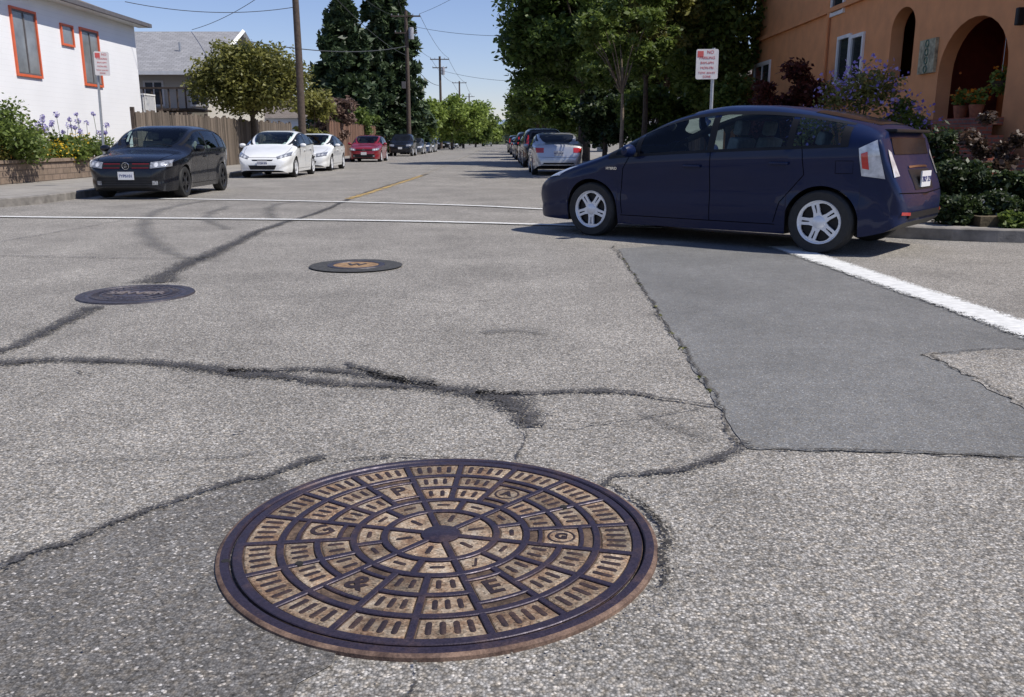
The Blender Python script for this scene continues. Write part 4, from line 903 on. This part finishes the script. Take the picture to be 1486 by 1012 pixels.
# left plants
x_,_=B(20,190,21.8); shrub('garden_shrub','big green shrub at the left edge above the garden wall',x_-.3,21.8,.62,1.0,1.0,1.75,4200,.08,L_mid,F_or,50,.06,loose=1.1)
x_,_=B(20,205,23.5); shrub('garden_shrub','reddish leaved shrub low against the white house',x_-.2,24.0,.62,.8,.8,1.1,1800,.08,L_olive,F_or,90,.05)
x_,_=B(97,190,25.2); t=shrub('agapanthus','lavender agapanthus flowers against the white house wall',x_,25.2,.62,.9,.8,.7,1300,.11,L_mid,cat='flowering plant')
hp=MB(); fl=[]
for k in range(24):
    x2,y_=random.uniform(-1,.9),random.uniform(-.7,.7); hh=random.uniform(.75,1.3); lx=random.uniform(-.15,.15); hp.tube([(x2,y_,.1),(x2+lx*.4,y_,hh*.6),(x2+lx,y_,hh)],.007,4)
    d=rng.normal(size=(40,3)); d/=np.linalg.norm(d,axis=1)[:,None]; fl.append(np.array([x2+lx,y_,hh])+d*random.uniform(.05,.09)*rng.uniform(.6,1.1,40)[:,None])
hp.build('flower_stalk',leafmat('stalk',(.05,.09,.02),(.1,.15,.04)),t); leafmesh('flowers',np.concatenate(fl),.045,F_lav,t)
shrub('flower_bed','yellow flowering plants spilling over the garden wall',-12.5,24.6,.55,.55,1.6,.75,3400,.06,L_mid,F_yel,1300,.055,cat='flowering plant',loose=1.4)
shrub('flower_bed','red and green low plants on the garden wall at the left edge',-12.45,21.0,.6,.5,1.4,.6,3000,.06,L_olive,F_or,160,.05,cat='flowering plant',loose=1.4)
shrub('garden_shrub','green shrub beside the yellow flowers near the left sign post',-12.7,27.2,.55,.6,.8,.9,2000,.06,L_mid,F_yel,120,.06,loose=1.2)
# left trees
x_,z_=B(362,116,41); broadleaf('round_tree','round olive green tree above the grey fence',x_,41,z_,2.6,2.3,1.85,80,26000,.13,L_olive,.15,None,.13,cr=.42)
x_,z_=B(452,150,55); shrub('garden_shrub','tall bright green shrub beside the tall wooden pole',x_,55,.15,1.3,1.3,4.8,4200,.2,L_olive,loose=1.2)
x_,z_=B(492,150,60); shrub('russet_shrub','russet feathery shrub between the pole and the brown fence',x_-.5,60,.15,1.25,1.3,5.6,4600,.2,L_pinkb,loose=1.2)
x_,z_=B(497,0,78); conifer('conifer','tall dark conifer left of its taller neighbour',x_,78,z_+.4,4.0,30000,L_con)
x_,z_=B(560,0,88); conifer('conifer','tallest dark conifer standing behind the wooden utility pole',x_,88,z_+5,4.1,36000,L_con)
x_,z_=B(530,75,92); conifer('conifer','small dark conifer low between the two tall ones',x_,92,z_,4.2,18000,L_con)
TG='trees lining the street'
for (px,py,Y_,wpx,hpx,m_,lb) in ((612,172,100,34,30,L_lime,'pale green tree just right of the conifers'),(655,172,118,44,32,L_lime,'bright green tree beside the second utility pole'),(672,176,140,42,30,L_lime,'lime green tree under the far wires on the left'),(690,182,168,34,26,L_mid,'mid green tree far along the left kerb'),(700,188,200,30,20,L_lime,'small lime tree near the end of the street, left side'),(707,192,240,22,16,L_mid,'farthest green tree on the left of the street')):
    x_,z_=B(px,py,Y_); broadleaf('street_tree',lb,x_,Y_,z_,wpx/1266*Y_,wpx/1266*Y_,hpx/1266*Y_,32,6500,.0028*Y_,m_,.15,TG,cr=.4)
x_,z_=B(545,180,72); broadleaf('street_tree','hedge like dark tree behind the red brown fence',x_-1.6,72,z_,2.4,2.4,1.6,22,3500,.22,L_mid,.15,TG)
# right trees
def btree(name,label,px,py,Y_,wpx,hpx,nc,n,size,mat,tr,cr=.28,bark=None,group=TG):
    x_,z_=B(px,py,Y_); k=Y_/1266; return broadleaf(name,label,x_,Y_,z_,wpx*k,wpx*k,hpx*k,nc,n,size,mat,.15,group,tr,bark,cr=cr)
btree('shade_tree','huge dark tree whose crown overhangs the right of the street',850,38,46,152,105,120,44000,.22,L_dark,.28)
btree('shade_tree','broad spreading tree filling the middle of the right side',965,50,41,110,110,80,26000,.2,L_mid,.25)
btree('shade_tree','sunlit green tree top beside the orange building',1035,50,34,80,105,80,18000,.16,L_mid,.16,.3)
btree('young_tree','thin olive leaved young tree in front of the dark trees',905,45,29,110,90,70,11000,.12,L_mid,.06,.16,M_barkl)
btree('shade_tree','yellow green leafy tree just behind the thin young tree',940,15,33,95,80,60,13000,.15,L_olive,.1,.24)
btree('shade_tree','dark round tree under the overhanging crown',815,135,62,62,60,34,12000,.26,L_dark,.2,.34)
btree('shade_tree','mid green tree behind the dark round tree on the right',790,140,80,56,50,34,9000,.3,L_mid,.2,.34)
btree('shade_tree','dark green tree farther along the right kerb',780,150,104,46,42,34,8000,.34,L_dark,.2,.34)
btree('shade_tree','green tree distant on the right kerb above far parked cars',765,168,135,32,30,30,6000,.38,L_mid,.2,.36)
btree('shade_tree','farthest green tree on the right of the street',752,182,180,22,20,28,4000,.45,L_mid,.2,.36)
HG='low bushy trees on the right pavement'
btree('hedge_tree','low dark bushy tree right of the silver sedan',878,165,38,48,48,34,11000,.15,L_deep,.1,.36,None,HG)
btree('hedge_tree','low green bushy tree in the middle behind the navy car roof',945,165,36,46,50,34,10000,.14,L_mid,.1,.36,None,HG)
btree('hedge_tree','low dark bushy tree left of the right parking sign',1000,150,37,40,60,34,10000,.15,L_dark,.1,.36,None,HG)
btree('hedge_tree','low mid green bush between the right parking sign and the orange building',1058,150,30,36,50,30,7500,.12,L_mid,.1,.36,None,HG)
fence('short brown board fence behind the navy car roof',5.9,27.5,34.5,1.5,M_fence2)
pts=[]
for k in range(9000):
    x_=rng.uniform(-160,160); y_=rng.uniform(300,420); pts.append((x_,y_,rng.uniform(0,1)**.6*(6+3*math.sin(x_*.13)+2*math.sin(x_*.41+1))))
o=leafmesh('woodland',np.array(pts),2.6,leafmat('far_leaf',(.06,.08,.05),(.14,.17,.09)),None); tag(o,'distant mass of green trees across the end of the street','trees',kind='stuff')
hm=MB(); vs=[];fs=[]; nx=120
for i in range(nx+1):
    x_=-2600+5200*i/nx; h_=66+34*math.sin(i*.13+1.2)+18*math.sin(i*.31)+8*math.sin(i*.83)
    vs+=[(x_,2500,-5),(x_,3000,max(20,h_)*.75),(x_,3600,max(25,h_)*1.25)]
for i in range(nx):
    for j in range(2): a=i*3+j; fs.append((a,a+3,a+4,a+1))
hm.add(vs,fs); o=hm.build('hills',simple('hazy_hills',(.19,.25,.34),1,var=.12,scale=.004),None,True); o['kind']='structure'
# ---------------------------------------------------------------- orange building
ob=thing('apartment_building','orange stucco building with arched porch on the right','building',(0,0,0))
X0=9.0
def wall_M(x): return Matrix(((0,0,1,x),(1,0,0,0),(0,1,0,0),(0,0,0,1)))
def archpx(pa,pb,pt,pbm):
    ya=A(pa,(pt+pbm)/2,X0)[0]; yb=A(pb,(pt+pbm)/2,X0)[0]; pm_=(pa+pb)/2; return min(ya,yb),max(ya,yb),A(pm_,pbm,X0)[1],A(pm_,pt,X0)[1]
a1=archpx(1362,1462,25,172); a2=archpx(1292,1326,12,112)
yend=A(1092,90,X0)[0]; ystart=13.3
link('wall',plate([(ystart,.1),(yend,.1),(yend,8.5),(ystart,8.5)],[arch(*a1),arch(*a2)],.3,wall_M(X0+.15)),M_stucco,ob)
pf=a1[2]
b=MB(); b.box(11.0,22,ystart+.02,yend-.02,.1,8.4); b.box(9.3,11,ystart,ystart+.3,.1,8.5); b.box(9.3,11,yend-.3,yend,.1,8.5); b.build('inner_wall',M_stucco,ob)
p0,p1=a1[0]-.6,a1[1]+.6
b=MB(); b.box(9.301,10.95,p0,p1,a1[3]+.3,a1[3]+.4); b.box(9.301,10.95,p0-.1,p0,1.2,a1[3]+.4); b.box(9.301,10.95,p1,p1+.1,1.2,a1[3]+.4); b.box(10.93,10.98,p0,p1,1.3,a1[3]+.3); b.build('porch_wall',M_stucco_in,ob)
MB().box(8.6,8.995,a1[0]-.1,a1[1]+.1,pf-.14,pf-.001).build('porch_sill',M_rbrick,ob); MB().box(9.302,10.93,p0,p1,pf-.14,pf-.002).build('porch_floor',M_rbrick,ob)
d=MB().box(9.5,10.6,p1-.06,p1-.003,pf,pf+2.15).build('door',M_door,ob); MB().tube([(9.7,p1-.08,pf+1),(9.7,p1-.14,pf+1)],.03,8).build('handle',M_chrome,d)
MB().box(10.88,10.925,a1[1]-.55,a1[1]+.35,pf,pf+2.1).build('door',M_dark,ob)
lm=MB(); lm.box(8.86,8.99,a1[0]+.62-1.0,a1[0]+.72-1.0,pf+1.55,pf+1.85); lm.build('wall_lantern',M_blk,ob,bevel=.02)
MB().box(9.9,9.95,a2[0]-.2,a2[1]+.2,a2[2]-.2,a2[3]+.2).build('niche_back',M_stucco_in,ob); MB().box(9.84,9.88,a2[0]+.05,a2[1]-.05,a2[2]+.1,a2[3]-.3).build('niche_window',M_dark,ob)
oy0,oz0=A(1358,105,X0); oy1,oz1=A(1340,60,X0); op=MB().box(8.93,8.998,oy0,oy1,oz0,oz1).build('ornament_panel',simple('glazed_tile',(.36,.33,.22),.4,var=.6,scale=9),ob)
q_=MB(); 
for k in range(4): q_.lathe([(.05,-.01),(.07,.015),(.09,-.01)],20,M=Matrix.Translation((8.925,(oy0+oy1)/2,oz0+(oz1-oz0)*(k+.5)/4))@Matrix.Rotation(R(-90),4,'Y'))
q_.build('ornament_relief',simple('glaze_green',(.08,.14,.09),.3,var=.4,scale=12),op)
winpx(ob,X0,1217,1232,57,118,-1,M_wtrim,M_glass,.09,0); winpx(ob,X0,1236,1251,55,118,-1,M_wtrim,M_glass,.09,0); winpx(ob,X0,1096,1117,94,126,-1,M_wtrim,M_glass,.08,1)
winpx(ob,X0,1210,1226,-20,16,-1,M_wtrim,M_glass,.1,0)
yd_=A(1203,60,X0)[0]; MB().tube([(8.93,yd_,.3),(8.93,yd_,8)],.045,8).build('downpipe',M_stucco,ob)
MB().box(8.90,8.998,a1[1]+.9,yend,A(1200,22,X0)[1]-.0,A(1200,22,X0)[1]+.12).build('string_course',M_stucco,ob)
b=MB(); b.add([(8.1,yend+.1,3.7),(8.1,yend+4,3.7),(10.4,yend+4,4.9),(10.4,yend+.1,4.9),(8.1,yend+.1,3.5),(8.1,yend+4,3.5),(10.4,yend+.1,4.7)],[(0,1,2,3),(0,4,5,1),(0,3,6,4)]); b.build('porch_roof',M_tile,ob)
MB().box(9,14,yend+.05,yend+4,.1,3.6).build('side_wing',M_stucco,ob)
MB().box(8.3,22.3,ystart-.3,yend+.3,8.52,8.64).build('roof',M_tile,ob)
stp=thing('steps','red brick steps rising to the arched porch','steps',(0,0,0))
ns=7
for k in range(ns): MB().box(7.5,8.59,a1[0]-2.9+.40*k,a1[0]-2.9+.40*(k+1)+(0 if k<ns-1 else 1.2),.14,.14+(pf-.15-.14)*(k+1)/ns).build('step',M_rbrick,stp)
MB().box(7.3,7.49,a1[0]-2.9,a1[0]+.9,.14,.9).build('side_wall',M_rbrick,stp)
for k,yy in enumerate((a1[0]+.5,a1[0]+1.1)):
    pt=thing('flower_pot','clay pot of %s flowers on the porch ledge'%('orange' if k==0 else 'trailing green leaves and'),'plant pot',(8.78,yy,pf)); MB().lathe([(0.001,0),(.10,0),(.14,.24),(.12,.24),(0.001,.2)],20).build('pot',M_tile,pt,True)
    leafmesh('foliage',cluster([(0,0,.36,.18),(.05,.05,.45,.14)],300),.06,L_lime,pt); leafmesh('flowers',cluster([(0,0,.4,.2)],60,.1),.05,F_or,pt)
yb_,zb_=A(1437,118,8.95); hgp=thing('hanging_basket','hanging basket of green leaves and orange flowers in the porch arch','hanging basket',(9.15,yb_,zb_)); MB().lathe([(0.001,-.16),(.12,-.1),(.17,0),(0.001,0)],16).build('basket',M_bark,hgp,True); MB().tube([(0,0,0),(0,0,a1[3]+.3-zb_)],.006,4).build('chain',M_metal,hgp); leafmesh('foliage',cluster([(0,0,.05,.22),(0,0,-.1,.18)],500),.06,L_lime,hgp); leafmesh('flowers',cluster([(0,0,.08,.22)],40,.1),.05,F_or,hgp)
o=MB().box(5.6,8.995,10.5,31,.1,.26).build('garden_bed',M_soil); o['kind']='structure'
# right plants
def pshrub(name,label,px,ptop,Y_,wpx,n,size,mat,fl=None,fn=0,fs=.06,z0=.25,loose=1.0):
    x_,z_=B(px,ptop,Y_); k=Y_/1266; return shrub(name,label,x_,Y_,z0,wpx*k,wpx*k*.9,(z_-z0)*1.08,n,size,mat,fl,fn,fs,loose=loose)
pshrub('flowering_shrub','shrub with purple flowers rising behind the navy car',1245,92,16.8,86,6500,.055,L_olive,F_purp,1000,.07,loose=1.2)
pshrub('flowering_shrub','second purple flowered shrub nearer the arched porch',1312,125,16.2,46,3500,.055,L_mid,F_purp,260,.07,loose=1.15)
pshrub('red_leaf_shrub','dark red leaved shrub climbing beside the white framed window',1160,72,25.4,54,8500,.10,L_red,loose=1.15)
pshrub('garden_shrub','dark green shrub between the red leaved shrub and the small window',1110,125,28.0,40,5200,.11,L_deep,loose=1.1)
pshrub('garden_shrub','dark green shrub behind the rear of the navy car',1345,180,13.8,56,8000,.06,L_deep,z0=.2,loose=1.15)
pshrub('garden_shrub','russet branching shrub in front of the porch arch',1432,150,13.2,58,3200,.05,leafmat('leaf_rust',(.03,.02,.015),(.12,.075,.05),.25),z0=.2,loose=.7)
pshrub('garden_shrub','dark low bush beside the brick steps',1395,228,12.4,50,8000,.055,L_deep,z0=.2,loose=1.15)
pshrub('flowering_shrub','bush dotted with white flowers at the right edge',1465,276,11.0,46,6500,.045,L_deep,F_white,110,.05,z0=.14,loose=1.1)
pshrub('garden_shrub','dark bush at the right edge in front of the steps',1485,235,12.0,52,8000,.06,L_deep,z0=.14,loose=1.15)
pshrub('garden_shrub','low dark bush between the navy car and the white flowered bush',1405,278,10.9,42,5000,.045,L_deep,z0=.14,loose=1.1)
pshrub('garden_shrub','grassy green plant by the kerb at the right edge',1480,305,10.4,22,1500,.06,L_mid,z0=.14)
# ---------------------------------------------------------------- signs
def sign(label,base,top,w,h,lines,rz=0,dx=0):
    t=thing('street_sign',label,'sign',base,0); d=Vector(top)-Vector(base)
    MB().tube([(0,0,0),tuple(d)],.028,8).build('post',M_metal,t,True)
    up=d.normalized(); M4=Matrix.Translation(d-up*(h/2+.02)+Vector((dx,-.04,0)))@Matrix.Rotation(rz,4,'Z')@Matrix.Rotation(math.atan2(d.x,d.z),4,'Y')@Matrix.Rotation(R(90),4,'X')
    r_=.03; out=[]
    for cx_,cy_,a0 in ((w/2-r_,h/2-r_,0),(-w/2+r_,h/2-r_,90),(-w/2+r_,-h/2+r_,180),(w/2-r_,-h/2+r_,270)):
        for k in range(5): a=R(a0+22.5*k); out.append((cx_+r_*math.cos(a),cy_+r_*math.sin(a)))
    pn=link('sign_panel',plate(out,[],.004,M4),M_signw,t)
    for tx,sz,y_,x_ in lines: link('sign_text',text_me(tx,sz,.001,M4@Matrix.Translation((x_,y_,.0035)),0),M_signr,pn)
    MB().box(-w/2+.02,-w/2+.12,h/2-.13,h/2-.03,.0025,.0045).build('sign_symbol',M_signr,pn,M=M4)
    return t
TXT=[('NO',.075,.19,.05),('PARKING',.062,.10,0),('8AM-6PM',.055,.02,0),('MON-FRI',.055,-.06,0),('TOW AWAY',.05,-.14,0),('ZONE',.05,-.20,0)]
bx,_=B(1031,190,15.3); tx_,tz_=B(1036,70,15.3)
sign('white parking sign with red writing on a thin post behind the navy car',(bx,15.3,.14),(tx_,15.3,tz_),.37,.48,TXT,dx=-.11)
bx,_=B(150,225,20); tx_,tz_=B(139,74,20)
sign('white parking sign with red writing on a leaning post behind the black hatchback',(bx,20,.14),(tx_,20,tz_),.30,.5,[(a_,b_*.85,c_,d_) for a_,b_,c_,d_ in TXT],R(18),dx=.13)
dr=thing('storm_drain','dark kerb drain opening at the left corner','drain',(0,0,0)); MB().box(-11.4,-10.6,14.55,14.63,.02,.12).build('opening',M_dark,dr)
# ---------------------------------------------------------------- poles and wires
def pole(label,x,y,h,r,arms=(),trans=False):
    t=thing('utility_pole',label,'utility pole',(x,y,.1),0,'utility poles along the left kerb'); MB().tube([(0,0,0),(.03,0,h*.5),(.0,0,h)],[r,r*.88,r*.72],12).build('pole_shaft',M_pole,t,True)
    for z_,w_ in arms:
        a=MB().box(-w_,w_,-.16,-.06,z_-.06,z_+.06).build('crossarm',M_pole,t); i_=MB()
        for k in (-.95,-.5,.5,.95): i_.tube([(w_*k,-.11,z_+.06),(w_*k,-.11,z_+.2)],[.04,.05],6)
        i_.build('insulators',M_ceram,a)
    if trans:
        MB().lathe([(0.001,-.5),(.24,-.5),(.24,.4),(.2,.5),(0.001,.52)],16,M=Matrix.Translation((.45,-.1,h-1.9))).build('transformer',M_ceram,t,True)
        MB().box(-.5,-.15,-.3,.1,h-6.6,h-6).build('cable_box',M_gutter,t)
    return t
PX={}
for i,(lb,px,py,Y_,r_,arms,tr_) in enumerate((('nearest tall wooden utility pole, thick and bare, behind the white hybrid car',430,-90,38.8,.17,(),0),('second utility pole with crossarms and transformer',591,16,82,.21,((11.8,1.3),(10.4,1.0)),1),('third utility pole with two crossarms',639,82,125,.2,((11.9,1.3),(10.8,1.0)),1),('fourth utility pole from the camera',667,118,176,.2,((12.0,1.4),),0),('fifth utility pole, farthest and smallest',681,136,232,.2,((12.1,1.4),),0))):
    x_,z_=B(px,py,Y_); x0_,_=B(px+ (2 if i==0 else 0),190,Y_); x_=(x_+x0_)/2; PX[i]=(x_,Y_,z_); pole(lb,x_,Y_,z_-.1,r_,arms,bool(tr_))
def wire(label,a,b,sag,r=.012,group='overhead wires'):
    a=Vector(a);b=Vector(b); pts=[]
    for k in range(17): f=k/16; p=a.lerp(b,f); p.z-=sag*4*f*(1-f); pts.append(p)
    o=MB().tube(pts,r,5).build('overhead_wire',M_wire); tag(o,label,'wire',group)
p=PX
wire('thick wire running from the near pole to the second pole',(p[0][0],38.8,8.8),(p[1][0],82,8.6),.6,.02)
wire('upper wire from the near pole to the second pole crossarm',(p[0][0],38.8,9.6),(p[1][0]-1.2,82,12.0),.5)
for i in (1,2,3):
    wire('wire between utility poles %d and %d on the left insulators'%(i+1,i+2),(p[i][0]-1.2,p[i][1],12.1),(p[i+1][0]-1.2,p[i+1][1],12.2),.6,.014+.004*i)
    wire('wire between utility poles %d and %d on the right insulators'%(i+1,i+2),(p[i][0]+1.2,p[i][1],12.1),(p[i+1][0]+1.2,p[i+1][1],12.2),.6,.014+.004*i)
wire('lower cable from the second to the third pole',(p[1][0],82,8.6),(p[2][0],125,8.6),.7,.03)
wire('sagging service wire from the second pole to the house on the left',(p[1][0],82,9.4),(-14.2,50,6.4),.5,.03)
wire('service wire crossing the street towards the right trees',(p[1][0],82,11.2),(4,60,8.0),.5,.016)
wire('second service wire crossing the street above the far trees',(p[2][0],125,10.6),(4,104,7.8),.5,.02)
wire('third service wire crossing the street from the second pole crossarm',(p[1][0]+1.2,82,12.1),(3.2,46,12.0),.5,.014)
wire('wire rising from the second pole towards the camera side',(p[1][0],82,11.4),(-6.5,40,13.5),.6,.014)
wire('wire sloping from the near pole to the white house',(p[0][0],38.8,6.6),(-15.0,36,6.4),.3,.014)
wire('wire crossing above the grey roof to the near pole',(p[0][0],38.8,8.0),(-17,49,6.9),.3,.014)
wire('high wire crossing the sky above the grey roof',(p[0][0],38.8,9.2),(-22,30,9.0),.4,.014)
# ---------------------------------------------------------------- light, sky, camera
EL=R(54); AZ=math.atan2(1,-.30)
sd=Vector((math.sin(AZ)*math.cos(EL),math.cos(AZ)*math.cos(EL),math.sin(EL)))
sun=bpy.data.lights.new('sun','SUN'); sun.energy=5.0; sun.angle=R(.5); sun.color=(1,.95,.875); so=bpy.data.objects.new('sun',sun); COL.objects.link(so); so.rotation_euler=(-sd).to_track_quat('-Z','Y').to_euler()
wd=bpy.data.worlds.new('World'); S.world=wd; wd.use_nodes=True; n=wd.node_tree.nodes; l=wd.node_tree.links
sk=n.new('ShaderNodeTexSky'); sk.sky_type='NISHITA'; sk.sun_disc=False; sk.sun_elevation=EL; sk.sun_rotation=AZ; sk.air_density=1.0; sk.dust_density=.15; sk.ozone_density=4.0
l.new(mix(n,l,1.0,sk.outputs[0],(.98,.90,1.04),'MULTIPLY'),n['Background'].inputs[0]); n['Background'].inputs[1].default_value=.12
S.view_settings.view_transform='Standard'; S.view_settings.look='None'; S.view_settings.exposure=0
cam=bpy.data.cameras.new('cam'); co_=bpy.data.objects.new('camera',cam); COL.objects.link(co_); cam.sensor_width=36; cam.lens=36*F/1486; cam.clip_end=8000; cam.clip_start=.05
co_.location=(0,0,H); co_.rotation_euler=(math.pi/2-P,0,0); S.camera=co_
